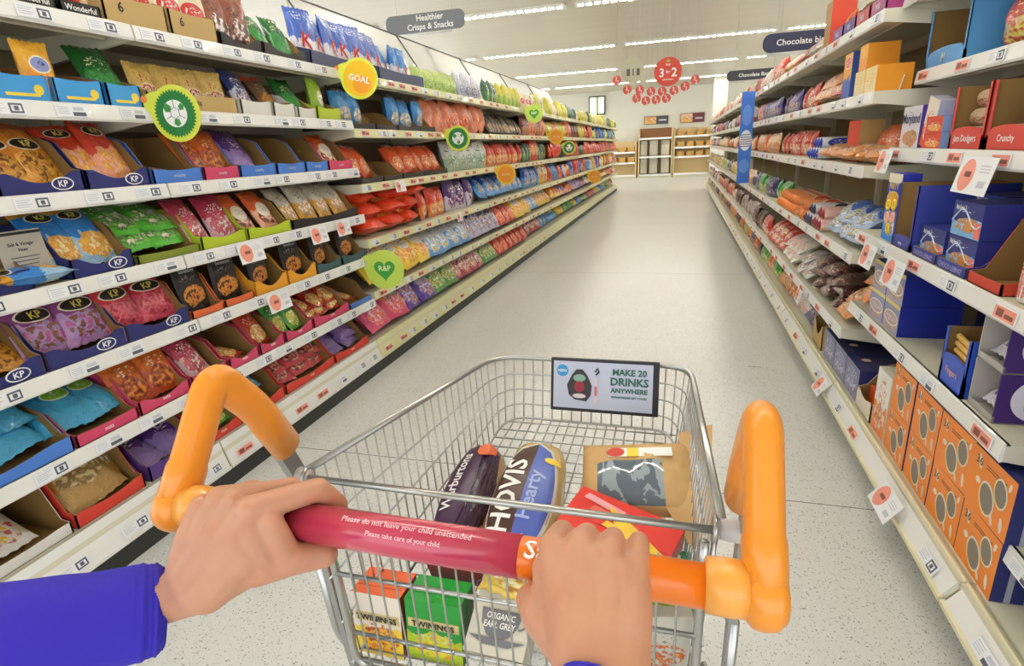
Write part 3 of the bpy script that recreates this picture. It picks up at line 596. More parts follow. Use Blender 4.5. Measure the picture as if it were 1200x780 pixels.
# base
F(6, .80, 1.09, B['oranwhite'], 1, 'low', tray=('white edged kraft case', WHB, .04, .2, .1)); F(6, 1.1, 1.36, B['dryfruit'], 1, 'slant', rows=1, tray=('red display tray of fruit and nuts', REDB, .05, .2, .2)); 
fill(-1, 6, 1.16, 1.42, B['trailmix'], 1, 'slant', d0=.11, rows=1)
tpu = ('purple display tray', PURB, .06, .16, .1, ('nuts', .014, WHI)); tre = ('red display tray lettered in white', REDB, .05, .16, .3, ('nuts', .013, WHI))
F(6, 1.38, 1.63, B['violet'], 2, 'low', tray=tpu); F(6, 1.64, 1.86, B['greenfood'], 2, 'low', tray=tre); F(6, 1.87, 2.16, B['skyblue'], 1, 'low', rows=2, tray=tre); F(6, 2.17, 2.6, B['cherry'], 3, 'low', rows=2, tray=tre); F(6, 2.61, 2.98, B['violet'], 2, 'low', rows=2, tray=tre)
# ---- third and fourth left bays (levels 0..4, base 5)
td = ('dark board crisp tray', DKB, .035, .12, .2)
F(1, 2.99, 3.3, B['popblue'], 2, 'stand', tray=td); F(1, 3.31, 3.6, None, 1, tray=td); F(1, 3.61, 3.95, B['popblue'], 2, 'stand', tray=td); F(1, 3.96, 4.22, B['popblue'], 1, 'stand', tray=td)
F(1, 4.25, 5.65, B['talltan'], 8, 'stand'); F(1, 5.75, 7.0, B['blackdiag'], 10, 'lean')
F(2, 3.06, 3.32, B['poporange'], 2, 'lean', tray=td); F(2, 3.33, 3.6, None, 1, tray=td); F(2, 3.61, 3.95, B['poporange'], 2, 'lean', tray=td); F(2, 3.96, 4.4, B['poporange'], 3, 'lean', tray=td); F(2, 4.62, 5.6, B['whitegreen'], 4, 'stand'); F(2, 5.65, 6.95, B['redgold'], 9, 'stand')
F(3, 3.02, 3.9, B['redmulti'], 3, 'lie', rows=3, d0=0); F(3, 3.95, 4.45, B['redgold'], 3, 'stand'); F(3, 4.5, 5.2, B['purplewhite'], 3, 'stand'); F(3, 5.25, 6.9, B['bluemulti'], 7, 'slant')
F(4, 3.03, 3.95, B['yelmulti'], 4, 'slant', d0=0); F(4, 3.9, 4.75, B['silvblue'], 4, 'slant', d0=0); F(4, 4.75, 5.65, B['silvnavy'], 4, 'slant', rows=2, d0=0); F(4, 5.68, 6.3, B['redplain'], 3, 'slant', d0=0); F(4, 6.35, 7.0, B['yelmulti'], 3, 'slant', d0=0)
F(5, 3.02, 3.55, B['silvpink'], 2, 'slant', rows=2, d0=0); F(5, 3.5, 4.05, B['silvpurp'], 2, 'slant', rows=2, d0=0); F(5, 4.0, 4.5, B['silvgreen'], 2, 'slant', rows=1, d0=0); F(5, 4.45, 5.25, B['silvred'], 4, 'slant', rows=1, d0=0); F(5, 5.3, 5.65, B['silvgreen'], 2, 'slant', rows=1, d0=0); F(5, 5.7, 6.98, B['redplain'], 6, 'slant', rows=1, d0=0)
F(0, 4.12, 4.9, B['palegreen'], 5, 'stand'); F(0, 4.95, 5.6, B['whiteblack'], 4, 'stand'); F(0, 5.7, 6.1, B['greendark'], 3, 'stand'); F(0, 6.15, 7.0, B['yelgreen'], 5, 'stand')
# ---- fifth left bay, and the far bays as one mass
LROW = [['yelgreen', 'greendark', 'yelgreen', 'creamred'], ['popblue', 'redgold', 'yelgreen', 'talltan', 'bordeaux'], ['redgold', 'redmulti', 'greendark', 'poporange', 'redplain'], ['redplain', 'bluemulti', 'purplewhite', 'poporange', 'yelmulti'], ['silvblue', 'redplain', 'silvpurp', 'bluemulti', 'yelmulti'], ['redplain', 'yelmulti', 'silvred', 'bluemulti', 'silvgreen']]
for lev in range(6):
    y = Lsplit[5]+.04
    while y < Lsplit[6]-.2:
        b = B[random.choice(LROW[lev])]; n = random.choice([2, 3]); w = b.w*(.75 if lev < 4 else 1.0); y1 = min(y+n*w, Lsplit[6]-.02)
        F(lev, y, y1, b, n, 'stand' if lev < 4 else 'slant'); y = y1+.02
def mass(side, bays, rows, name, label, cat):
    mb = MB(); mats = []; protos = {}
    for bi in bays:
        sp = (Lsplit if side < 0 else Rsplit)
        for lev in range(6):
            z = zof(side, bi, lev); fx = fof(side, bi, lev); y = sp[bi]+.03
            while y < sp[bi]+BAYW-.08:
                k = random.choice(rows[lev]); b = B[k]
                if k not in protos:
                    protos[k] = bag_mesh('t', b.w, b.h, b.t, b.m, 5, 6, random.random()*4); mats.append(b.m)
                me = protos[k]; mi = list(protos).index(k)
                sc_ = random.uniform(.72, 1.12); y += random.choice([0, 0, 0, .05])
                for _ in range(random.choice([1, 2, 3, 4])):
                    if y > sp[bi]+BAYW-.08: break
                    st = lev < 4 or side > 0
                    rx = -radians(random.uniform(5, 20) if st else random.uniform(40, 65))
                    X = fx-.07 if side < 0 else fx+.07
                    M = Matrix.Translation((X, y+b.w*.4, z+.01+(0 if st else b.t*.4))) @ Matrix.Rotation((pi/2 if side < 0 else -pi/2)+random.uniform(-.35, .35), 4, 'Z') @ Matrix.Rotation(rx, 4, 'X') @ Matrix.Diagonal((1, 1, sc_*random.uniform(.94, 1.04), 1))
                    mb.add([v.co for v in me.vertices], [tuple(p.vertices) for p in me.polygons], mi, M); y += b.w*.8
    o = link(name, mb.mesh(name, mats, smooth=True, recalc=False)); tag(o, label, cat, kind='stuff'); return o
mass(-1, range(6, 13), LROW, 'crisp_packet', 'mass of colourful crisp packets filling the far end of the left run', 'crisp packets')
# ================================================================ RIGHT RUN
def G(lev, y0, y1, *a, **k): fill(1, lev, y0, y1, *a, **k)
def put_obj(name, me, lev, Y, d, z, desc, cat, kids=(), yaw=0, rx=0, ry=0, bi=None, extra_z=0, side=1):
    bi = baykey(Y, side) if bi is None else bi
    zz = (zof(side, bi, lev) if z is None else z)+extra_z
    o = place(name, me, side, fof(side, bi, lev), Y, d, zz+.001, rx, yaw, ry)
    tag(o, where(side, bi, lev, desc), cat, cat+'s on the %s shelves' % ('left' if side < 0 else 'right'))
    for nm, km, loc in kids: link(nm, km, o, loc)
    return o
def cartons(lev, y0, y1, n, m, h, d, me, desc, kids=(), d0=.015, z=None, name='biscuit_carton', cat='biscuit carton', rows=1, bi=None, side=1):
    step = (y1-y0)/n
    for r in range(rows):
        for j in range(m):
            for i in range(n):
                put_obj(name, me, lev, y0+step*(i+.5), d0+r*(d+.004), z, desc, cat, kids, yaw=random.uniform(-.02, .02), extra_z=j*(h+.001), bi=bi, side=side)
# orange cartons with cookie ovals
ORC = mat('orange_carton', '#f28a26', .4); COOK = mat('cookie_grey', '#8b7f72', .6, bump=.6, bscale=300); COOKR = mat('cookie_rim', '#e9e0cc', .5); NAVS = mat('navy_side', '#222a6a', .5); GREYS = mat('grey_stripe', '#9aa0b0', .5); YEL2 = mat('cream_yellow', '#f2c860', .5)
w, h, d = .195, .163, .07
def deco(mb, mats):
    mats += [COOK, COOKR, BROWNT, GREYS, YEL2]; mb.f  # slots 3.. follow
    for cx, cz, rx, rz, rot in ((.045, .02, .026, .036, .35), (-.005, -.025, .031, .042, .45)):
        cz += h/2
        mb.disc(cx-.004, cz-.003, rx*1.02, rz*1.04, -.0006, 7, 20, rot); mb.disc(cx+.001, cz+.001, rx*1.08, rz*1.06, -.0009, 4, 20, rot); mb.disc(cx, cz, rx*.93, rz*.93, -.0013, 3, 20, rot)
    for cx, cz, rx, rz, rot in ((-.06, .05, .008, .02, .4), (.07, -.05, .007, .02, .2), (-.055, 0, .012, .009, 0), (.03, -.062, .006, .014, .5), (.075, .055, .006, .012, -.3)):
        mb.disc(cx, cz+h/2, rx, rz, -.0008, 4, 10, rot)
    v, f = text2d('36', .022, .02); mb.add([(x-.065, -.0009, z+h-.03) for x, z in v], f, 5)
    for i in range(2): mb.box(-.03, .06, -.0007, 0, h-.028-i*.007, h-.0265-i*.007, 5)
    mb.box(w/2, w/2+.0012, d*.42, d*.6, 0, h, 6)
orc = carton_mesh(w, h, d, ORC, NAVS, deco=deco)
cartons(5, 1.38, 2.18, 4, 2, h, d, orc, 'orange cookie carton with grey oval cookies', rows=2)
# white and orange carton, open kraft case, navy and lilac cartons
WOC = printed(base='#ece8e0', base2='#ef8a3a', food=('#8b7f72', '#ef8a3a', '#e9e0cc'), ink='#e07a2a', pc=(.5, .5), pr=(.3, .4), rough=.45, bump=0, seed=80)
woc = carton_mesh(.14, .25, .09, WOC, mat('ivory_side', '#e6e2d4', .5))
cartons(5, 2.19, 2.33, 1, 1, .25, .09, woc, 'tall white carton with orange print')
ot = carton_mesh(.12, .05, .15, mat('orange_red_pack', '#e0561f', .4), None)
cartons(5, 2.2, 2.32, 1, 4, .05, .15, ot, 'flat orange red packet', d0=.12)
put_tray(1, 1, 5, 2.34, 2.54, ('open kraft case with orange packets', mat('kraft_case_orange', '#e6dcc8', .6), .08, .2, .2)); cartons(5, 2.36, 2.52, 1, 2, .05, .15, ot, 'flat orange red packet', d0=.05, bi=1)
LILP = printed(base='#77799f', base2='#8a8cae', food=('#9a9cba', '#6a6c94', '#c8c8d8'), ink='#d8d8e8', pc=(.5, .55), pr=(.42, .3), rough=.45, bump=0, seed=81)
nvt = printed(base='#20225a', base2='#1a1c4c', patch='#d8a878', pc=(.25, .5), pr=(.12, .1), ink='#efe0c8', rough=.45, bump=0, seed=82)
lil = carton_mesh(.2, .145, .2, LILP, NAVS, mat('navy_top', '#20225a', .45))
pk = MB(); pk.disc(0, 0, .02, .02, 0, 0); pk.disc(.0, 0, .012, .012, -.0005, 1); 
badge = pk.mesh('printed_badge', [mat('beige_print', '#d9b48a', .5), mat('ivory_print', '#efe6d8', .5)])
for i in range(3):
    Y = 2.64+.205*i; bi = baykey(Y, 1)
    o = put_obj('biscuit_carton', lil, 5, Y, .015, None, 'navy carton with lilac front', 'biscuit carton'); link('printed_badge', badge, o, (-.04, .06, .1455), (-pi/2, 0, 0))
for i in range(2): put_obj('biscuit_carton', lil, 5, 2.68+.205*i, .225, None, 'navy carton with lilac front', 'biscuit carton')
put_tray(1, 2, 5, 3.2, 3.42, ('open kraft case', KRAFT2, .13, .15, .5))
# lilac and yellow stacked boxes, fifth shelf
LYB = printed(base='#8f93b8', base2='#a8a4c4', food=('#e0b878', '#c89a5a', '#9a96bc'), ink='#efe8d0', patch='#b9a4a8', pc=(.5, .45), pr=(.4, .2), top='#e2d27a', rough=.4, bump=0, seed=83)
ROY = mat('royal_blue_side', '#1c2c9c', .4)
lyb = carton_mesh(.165, .112, .19, LYB, ROY)
cartons(4, 2.24, 2.58, 2, 2, .112, .19, lyb, 'lilac and yellow carton with royal blue side', d0=.02)
# blue finger box
blb = mat('mid_blue_board', '#2f55c4', .4)
put_case(1, 1, 4, 1.70, 1.86, 'blue box with open front showing fingers', blb, .165, .085, ('Fingers', .018, mat('peach_text', '#e8a890', .5)), .2)
fing = MB(); fing.tube([(-.055, 0, 0), (-.05, 0, 0), (.05, 0, 0), (.055, 0, 0)], [.003, .008, .008, .003], 10); fgm = fing.mesh('biscuit_finger', mat('shortbread', '#e2b660', .6), True)
for i in range(3): put_obj('biscuit_finger', fgm, 4, 1.78, .034, None, 'golden finger biscuit in the blue box', 'biscuit', extra_z=.094+i*.021, ry=.12)
# purple cartons with grey interior
PURC = mat('deep_purple', '#402070', .35); TRG = mat('grey_interior', '#b8b4ae', .4)
pur = MB(); 
pur.box(-.065, .065, 0, .004, 0, .018, 1); pur.box(-.065, -.061, 0, .2, 0, .13, 1); pur.box(.061, .065, 0, .2, 0, .13, 0); pur.box(-.065, .06, .196, .2, 0, .13, 1); pur.box(-.065, .065, 0, .2, 0, .003, 1); pur.box(.0595, .0609, .002, .19, .003, .13, 1)
purm = pur.mesh('carton', [PURC, TRG, mat('white_moon', '#e8e6f0', .4)], recalc=False)
cupb = MB(); cupb.disc(0, 0, .056, .056, 0, 0, 28); v, f = text2d('C', .045, .04); cupb.add([(x-.008, -.0006, z+.012) for x, z in v], f, 1); v, f = text2d('fingers', .014, .02); cupb.add([(x, -.0006, z-.022) for x, z in v], f, 1)
cupb = cupb.mesh('printed_roundel', [mat('white_moon2', '#dcd8ea', .4), mat('purple_ink', '#2e1660', .4)], recalc=False)
Bviolet = Bag('violet chocolate packet', .12, .15, .05, None, 'biscuit_packet', 'biscuit packet', base='#4a2a9a', base2='#e4e0ee', food=('#f0d040', '#e8e4f0', '#4a2a9a'), ink='#ffffff', seed=84)
for j in range(2):
    for i, Y in enumerate((1.62,)):
        bi = 1
        o = put_obj('open_carton', purm, 4, Y, .02, None, 'deep purple open carton with grey inside', 'carton', extra_z=j*.133, bi=1)
        link('printed_roundel', cupb, o, (.0656, .085, .066), (0, 0, pi/2))
    Bviolet.put(1, 1, 4, fof(1, 1, 4), 1.62, .05, zof(1, 1, 4)+j*.133+.02, -radians(60), .1)
# dark empties behind and gold packets on the fifth shelf
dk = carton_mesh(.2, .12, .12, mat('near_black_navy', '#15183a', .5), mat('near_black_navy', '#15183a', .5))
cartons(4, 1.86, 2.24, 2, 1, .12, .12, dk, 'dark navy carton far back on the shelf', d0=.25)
# lower shelf end with purple packet
lp = Bag('purple packet with white loops', .16, .2, .05, None, 'biscuit_packet', 'biscuit packet', base='#5a4a9a', base2='#6a58a8', food=('#e4e0f0', '#5a4a9a', '#b8b0dc'), ink='#f0eef8', pc=(.5, .5), pr=(.44, .4), seed=85)
lp.put(1, 0, 4, fof(1, 0, 4), 1.34, .05, zof(1, 0, 4)+.01, -radians(20), 0); lp.put(1, 0, 4, fof(1, 0, 4), 1.18, .05, zof(1, 0, 4)+.01, -radians(20), 0)
# ---- fourth shelf: party ring carton, blue tray, choc cartons
prm = printed(base='#2438b4', base2='#2a8ae0', food=('#f0d23a', '#2a6ad8', '#f4e4d0'), patch='#e8962a', pc=(.5, .62), pr=(.4, .1), ink='#f4e060', top='#f0e8d0', rough=.4, bump=0, seed=86)
pr_c = carton_mesh(.14, .245, .06, prm, mat('cobalt_side', '#2430a8', .4))
rings = MB()
for cx, cz, c in ((-.03, .13, 0), (.03, .135, 0), (-.03, .085, 1), (.035, .09, 1), (0, .045, 0)):
    rings.tube([(cx+.016*cos(a*pi/6), -.002, cz+.016*sin(a*pi/6)) for a in range(12)], .005, 6, closed=True, mi=c)
rings = rings.mesh('printed_rings', [mat('ring_yellow', '#f2cf3c', .5), mat('ring_pink', '#f0b4a0', .5)], True)
o = put_obj('biscuit_carton', pr_c, 3, 2.46, .02, None, 'tall narrow blue carton with yellow iced rings', 'biscuit carton'); link('printed_rings', rings, o)
link('lettering', text_mesh('PARTY', .022, YEL), o, (0, -.0008, .2)); link('lettering', text_mesh('RINGS', .022, YEL), o, (0, -.0008, .17))
put_case(1, 1, 3, 2.20, 2.385, 'indigo case with empty kraft inside', mat('indigo_board', '#34409a', .45), .22, .035, ('time', .012, WHI)); tvb = ('indigo display tray with kraft inside', mat('indigo_board', '#34409a', .45), .03, .22, .1, ('time', .012, WHI))
CHB = printed(base='#26327e', base2='#7fb4e0', food=('#d89a4a', '#c07a34', '#9ac4e8'), ink='#f0f0f6', pc=(.4, .78), pr=(.3, .1), rough=.4, bump=0, seed=87, lower=.42)
chb = carton_mesh(.175, .095, .2, CHB, mat('choc_side', '#2b3384', .4))
sw = MB(); sw.tube([(-.085+.17*i/12, -.0012, .052+.022*sin(i/12*2*pi-.6)) for i in range(13)], .0018, 5); sw.box(.055, .085, -.0012, 0, .004, .045, 1)
bis = []
for a in range(10): bis.append((.02+.024*cos(a*pi/5), .032+.017*sin(a*pi/5)))
sw.prism(bis, 'y', -.002, 0, 2); sw = sw.mesh('printed_swoosh', [mat('pale_blue_print', '#cfe2f6', .5), mat('salmon_print', '#ee7864', .5), mat('biscuit_gold', '#cf8f4c', .5)])
def choc(Y, j, d0=.03, bi=1):
    o = put_obj('biscuit_carton', chb, 3, Y, d0, None, 'navy biscuit carton with pale blue wave', 'biscuit carton', extra_z=.004+j*.097, bi=bi)
    link('printed_swoosh', sw, o); link('lettering', text_mesh('Bahlsen', .012, WHI), o, (-.045, -.0006, .078))
tch = ('navy tray lettered in lavender', mat('choco_navy', '#30409c', .45), .03, .10, .0, ('CHOCO LEIBNIZ', .014, LAV))
for y0 in (1.99, 1.79): put_tray(1, 1, 3, y0, y0+.19, tch)
choc(2.085, 0); choc(1.885, 0); choc(1.885, 1); choc(2.085, 1, .16); choc(1.885, 2, .2)
put_tray(1, 1, 3, 1.60, 1.78, ('kraft case with red edge', mat('red_edge_board', '#c8402e', .5), .03, .2, .05))
rp = MB(); rp.lathe([(.001, 0), (.03, .003), (.033, .01), (.033, .155), (.03, .162), (.001, .165)], 20); rollm = rp.mesh('biscuit_roll', printed(base='#d83a2c', base2='#f0e8e0', food=('#f4ece4', '#d83a2c', '#e8b0a0'), ink='#ffffff', pr=(.5, .12), rough=.3, seed=88), True)
for i in range(2): put_obj('biscuit_roll', rollm, 3, 1.54-.075*i, .05, None, 'red and white standing biscuit roll', 'biscuit roll', bi=1)
choc(1.37, 0, bi=0); choc(1.37, 1, bi=0); choc(1.17, 0, bi=0)
# ---- third shelf
mry = carton_mesh(.19, .15, .1, printed(base='#e4e0e8', base2='#e4e0e8', food=('#a8865a', '#c8a878', '#e08a6a'), ink='#8a8a9a', pc=(.5, .82), pr=(.3, .05), rough=.45, bump=0, seed=89, lower=.3), mat('violet_side', '#5c3c9c', .45))
o = put_obj('biscuit_carton', mry, 2, 2.66, .03, None, 'white carton lettered in navy with violet side', 'biscuit carton', bi=1); link('lettering', text_mesh('Maryland', .034, NAVYT), o, (0, -.0008, .1))
wr = carton_mesh(.1, .17, .05, printed(base='#ece2d2', base2='#e0502e', food=('#e0502e', '#ece2d2', '#f0a080'), ink='#c83a2a', rough=.45, bump=0, seed=90), mat('pale_lilac_side', '#c4c4dc', .5))
o = put_obj('biscuit_carton', wr, 2, 2.50, .03, None, 'leaning cream and red carton', 'biscuit carton', bi=1, ry=.22)
rs = carton_mesh(.14, .052, .1, printed(base='#dd4a30', base2='#dd4a30', food=('#f2c23c', '#dd4a30', '#f4dc80'), ink='#f6ece0', pc=(.5, .4), pr=(.36, .25), rough=.45, bump=0, seed=91), mat('pale_blue_side', '#88a8dc', .5))
cartons(2, 2.32, 2.47, 1, 2, .052, .1, rs, 'small red carton, one of a stack', bi=1)
jam = ('red open tray reading Jam Dodgers', mat('dodger_red', '#d4473e', .45), .055, .19, .1, ('Jam Dodgers', .02, WHI, .01, .5))
DR = mat('dodger_red', '#d4473e', .45); put_case(1, 1, 2, 2.02, 2.25, 'red open case lettered in white', DR, .185, .055, ('Jam Dodgers', .02, WHI)); put_case(1, 1, 2, 1.78, 2.01, 'red open case of cream rolls', DR, .185, .055, ('Crunchy', .018, WHI)); put_case(1, 1, 2, 1.54, 1.77, 'red open case lettered in white', DR, .185, .055, ('Jam Dodgers', .02, WHI))
def roll_mesh(L, r, m, end):
    mb = MB(); prof = [(.002, -L/2-.012), (r*.55, -L/2-.002), (r*.96, -L/2+.006), (r, -L/2+.012), (r*1.0, 0), (r, L/2-.012), (r*.96, L/2-.006), (r*.55, L/2+.002), (.002, L/2+.012)]
    mb.lathe(prof, 18, 'x'); me = mb.mesh('biscuit_roll', [m, end], True); k = 18
    for i, p in enumerate(me.polygons):
        if abs(p.center.x) > L/2-.008: p.material_index = 1
    return me
cr = roll_mesh(.17, .026, printed(base='#e6cfb0', base2='#d8b890', food=('#b89868', '#e6cfb0', '#c8504a'), ink='#9a4a3a', pc=(.5, .5), pr=(.45, .4), seed=92), mat('roll_end_red', '#b84a3e', .5))
for Y in (2.135, 1.9): 
    for j in range(3 if Y > 2 else 1): put_obj('biscuit_roll', cr, 2, Y, .06+.01*j, None, 'cream and red biscuit roll in red tray', 'biscuit roll', extra_z=.04+.053*j, bi=1)
# ---- second shelf
put_case(1, 1, 1, 2.40, 2.74, 'pale blue open case', mat('pale_blue_case', '#5aa4e0', .45), .2, .05, ('M', .03, WHI))
Bred = Bag('red snack sack with flower print', .24, .17, .1, None, 'biscuit_packet', 'biscuit packet', base='#d84a38', base2='#d8402c', food=('#f0b8b0', '#e8e060', '#c83428'), ink='#f6e6c0', seed=93)
fill(1, 1, 2.06, 2.33, Bred, 1, 'stand', rows=2, bi=1); bb = Bag('bright blue and white packet', .2, .2, .08, None, 'biscuit_packet', 'biscuit packet', base='#2a5ad0', base2='#dfe6f4', ink='#ffffff', seed=94); fill(1, 1, 1.8, 2.05, bb, 1, 'low', bi=1); fill(1, 1, 1.5, 1.78, Bred, 1, 'stand', bi=1)
# ---- top shelf near
tc = ('brown case on the top shelf', mat('brown_case', '#a8844a', .7), .03, .2, .1)
for y0 in (2.0, 2.3, 2.6): put_case(1, 1, 0, y0, y0+.27, 'brown case on the top shelf', mat('brown_case', '#a8844a', .7), .2, .05)
# ---- third bay onwards
yc = carton_mesh(.12, .1, .12, printed(base='#f0ae28', base2='#ee9a1c', ink='#fbe8b0', pc=(.5, .5), pr=(.2, .15), rough=.45, bump=0, seed=95), mat('amber_side', '#ee9c1e', .45))
yp = carton_mesh(.16, .1, .13, printed(base='#f2dc9a', base2='#f4e4b0', ink='#e8a838', pc=(.5, .5), pr=(.3, .3), rough=.45, bump=0, seed=96), mat('amber_side', '#ee9c1e', .45))
cartons(1, 2.81, 3.13, 2, 1, .1, .13, yp, 'pale yellow carton', bi=2); cartons(1, 2.97, 3.10, 1, 1, .1, .12, yc, 'amber carton on top of a pale one', z=zof(1, 2, 1)+.102, bi=2)
bc = carton_mesh(.15, .2, .1, printed(base='#e8a020', base2='#2a58b0', patch='#d84a2a', pc=(.5, .8), pr=(.3, .12), ink='#f0f0f0', rough=.45, bump=0, seed=97), mat('blue_side2', '#2a50a0', .5)); cartons(1, 3.2, 3.36, 1, 1, .2, .1, bc, 'tall blue carton with orange top', bi=2)
Bp = {k: v for k, v in B.items()}
RB = {
 'brnchoc': Bag('dark brown chocolate packet', .2, .17, .07, None, 'biscuit_packet', 'biscuit packet', base='#3a1e1a', base2='#54302a', food=('#7a4a3a', '#3a1e1a', '#c89a90'), ink='#d8b0a0', seed=101),
 'bluewht': Bag('blue and white biscuit packet', .18, .16, .07, None, 'biscuit_packet', 'biscuit packet', base='#3a62b8', base2='#a8c0e0', food=('#e8d860', '#3a52a8', '#d0dcf0'), ink='#ffffff', seed=102),
 'tan': Bag('cream and orange biscuit packet', .17, .16, .07, None, 'biscuit_packet', 'biscuit packet', base='#e8c8a0', base2='#e89a5a', food=('#f4e4c8', '#d87a3a', '#c8a070'), ink='#a8502a', seed=103),
 'redbis': Bag('red biscuit packet', .17, .16, .07, None, 'biscuit_packet', 'biscuit packet', base='#c83a2a', base2='#d85a4a', food=('#f0c8a0', '#c83a2a', '#f4e4d0'), ink='#f6ece0', seed=104),
 'purpbis': Bag('purple biscuit packet', .17, .16, .07, None, 'biscuit_packet', 'biscuit packet', base='#4a3a80', base2='#8a7ab0', food=('#e0d8ec', '#4a3a80', '#c8a060'), ink='#f0ecf8', seed=105),
 'greybis': Bag('silver grey biscuit packet', .17, .16, .06, None, 'biscuit_packet', 'biscuit packet', base='#a8a4a4', base2='#d0ccc8', food=('#e8e4e0', '#8a4a3a', '#b8b0b0'), ink='#4a3a3a', seed=106),
 'orangebis': Bag('orange biscuit packet', .17, .16, .07, None, 'biscuit_packet', 'biscuit packet', base='#e0682a', base2='#e88a4a', food=('#f4d0a0', '#e0682a', '#f0b070'), ink='#fbead0', seed=107),
 'greenbis': Bag('green biscuit packet', .17, .16, .07, None, 'biscuit_packet', 'biscuit packet', base='#3f9a3a', base2='#a8c84a', food=('#e8e080', '#3f9a3a', '#f0f0d0'), ink='#f4f4e0', seed=108),
 'navybis': Bag('navy biscuit packet', .17, .16, .07, None, 'biscuit_packet', 'biscuit packet', base='#2a2c5a', base2='#5a5c8a', food=('#c8c0d8', '#2a2c5a', '#8a6a8a'), ink='#e0e0f0', seed=109),
 'whitebis': Bag('white biscuit packet', .17, .16, .07, None, 'biscuit_packet', 'biscuit packet', base='#e0d8d0', base2='#f0ece4', food=('#e8a0a0', '#e0d8d0', '#c8a888'), ink='#a84a5a', seed=110),
}
B.update(RB)
rb = roll_mesh(.2, .03, printed(base='#e2e4ee', base2='#e2e4ee', patch='#2a3ab0', pc=(.5, .5), pr=(.3, .4), ink='#ffffff', seed=111), mat('roll_end_blue', '#2338a4', .4))
rn = roll_mesh(.2, .032, printed(base='#d8d4dc', base2='#c8b8c0', patch='#2c2c58', pc=(.7, .5), pr=(.25, .5), ink='#ffffff', seed=112), mat('roll_end_navy', '#22244c', .4))
rr = roll_mesh(.2, .032, printed(base='#e8b8b0', base2='#e8c8b0', patch='#b8303a', pc=(.7, .5), pr=(.25, .5), ink='#ffffff', seed=113), mat('roll_end_maroon', '#8a2430', .4))
ro = roll_mesh(.2, .032, printed(base='#ee9050', base2='#f0b080', patch='#d8502a', pc=(.7, .5), pr=(.25, .5), ink='#ffffff', seed=114), mat('roll_end_orange', '#e0782a', .4))
def rolls(lev, y0, y1, me, desc, layers=2, dn=.066, d0=.1, bi=None):
    n = max(1, int((y1-y0)/dn))
    for j in range(layers):
        for i in range(n-j):
            Y = y0+dn*(i+.5+j*.5); put_obj('biscuit_roll', me, lev, Y, d0+.02*j, None, desc, 'biscuit roll', extra_z=.033+j*.056, yaw=pi/2+random.uniform(-.05, .05), bi=bi)
# third shelf of third bay
fill(1, 2, 2.8, 3.6, RB['tan'], 6, 'lie', d0=.0, bi=2); fill(1, 2, 2.9, 3.5, RB['whitebis'], 4, 'lie', d0=.03, bi=2); fill(1, 2, 2.85, 3.2, RB['orangebis'], 2, 'stand', d0=.12, bi=2); put_obj('biscuit_carton', carton_mesh(.2, .19, .1, mat('vivid_red_carton', '#e2421c', .45), mat('kraft_side', '#b8945a', .6)), 2, 3.3, .08, None, 'tall vivid red carton', 'biscuit carton', bi=2)
rolls(2, 3.66, 3.95, rb, 'white and blue biscuit roll', 2, bi=2); fill(1, 2, 4.12, 5.4, RB['redbis'], 7, 'stand', bi=3)
# fourth
fill(1, 3, 2.82, 3.35, RB['bluewht'], 3, 'low', rows=2, d0=.0, bi=2); rolls(3, 3.4, 3.62, rr, 'pink and maroon biscuit roll', 2, bi=2); rolls(3, 3.63, 3.86, rn, 'white and navy biscuit roll', 2, bi=2); rolls(3, 3.87, 4.05, ro, 'orange biscuit roll', 2, bi=2); rolls(3, 4.14, 4.9, ro, 'orange biscuit roll', 2, bi=3); fill(1, 3, 4.95, 5.4, RB['greenbis'], 3, 'stand', bi=3)
# fifth
fill(1, 4, 2.6, 2.76, RB['orangebis'], 1, 'low', rows=2, d0=0, bi=1); fill(1, 4, 2.8, 3.0, RB['tan'], 1, 'low', rows=2, d0=0, bi=2); fill(1, 4, 3.02, 3.65, RB['brnchoc'], 3, 'lie', rows=3, d0=.02, bi=2); fill(1, 4, 3.66, 4.05, RB['greybis'], 2, 'low', rows=2, d0=0, bi=2)
fill(1, 4, 4.14, 4.6, RB['whitebis'], 3, 'low', d0=0, rows=2, bi=3); fill(1, 4, 4.62, 5.4, RB['redbis'], 4, 'low', rows=2, d0=0, bi=3)
# base
fill(1, 5, 3.45, 3.8, RB['navybis'], 2, 'low', d0=.02, rows=2, bi=2); fill(1, 5, 3.82, 4.05, RB['whitebis'], 2, 'stand', d0=.02, bi=2); fill(1, 5, 4.14, 4.9, RB['tan'], 5, 'low', d0=.02, rows=2, bi=3); fill(1, 5, 4.92, 5.15, RB['greenbis'], 2, 'stand', d0=.02, bi=3); fill(1, 5, 5.17, 5.4, RB['orangebis'], 2, 'stand', d0=.02, bi=3)
# second and top shelves
fill(1, 1, 3.4, 3.6, RB['redbis'], 1, 'low', rows=2, d0=0, bi=2); fill(1, 1, 3.6, 4.05, RB['tan'], 3, 'low', rows=2, d0=0, bi=2); fill(1, 1, 4.14, 4.7, RB['redbis'], 3, 'stand', bi=3); fill(1, 1, 4.75, 5.4, RB['purpbis'], 4, 'stand', bi=3)
for y0, c, cd in ((2.8, '#a33a78', 'magenta'), (3.02, '#c23a4a', 'crimson'), (3.24, '#5a3a90', 'purple'), (3.46, '#8a4a9a', 'plum')):
    put_tray(1, 2, 0, y0, y0+.2, ('%s tray with brown inside, lettered' % cd, mat('%s_case' % cd, c, .5), .06, .16, .05, ('Milk', .024, PALEP)))
fill(1, 0, 3.68, 3.78, RB['orangebis'], 1, 'stand', bi=2)
put_obj('biscuit_carton', carton_mesh(.14, .24, .12, mat('kraft_tall', '#b08a50', .6), mat('red_orange_side', '#d8482a', .5)), 0, 3.9, .03, None, 'tall kraft carton with red side', 'biscuit carton', bi=2)
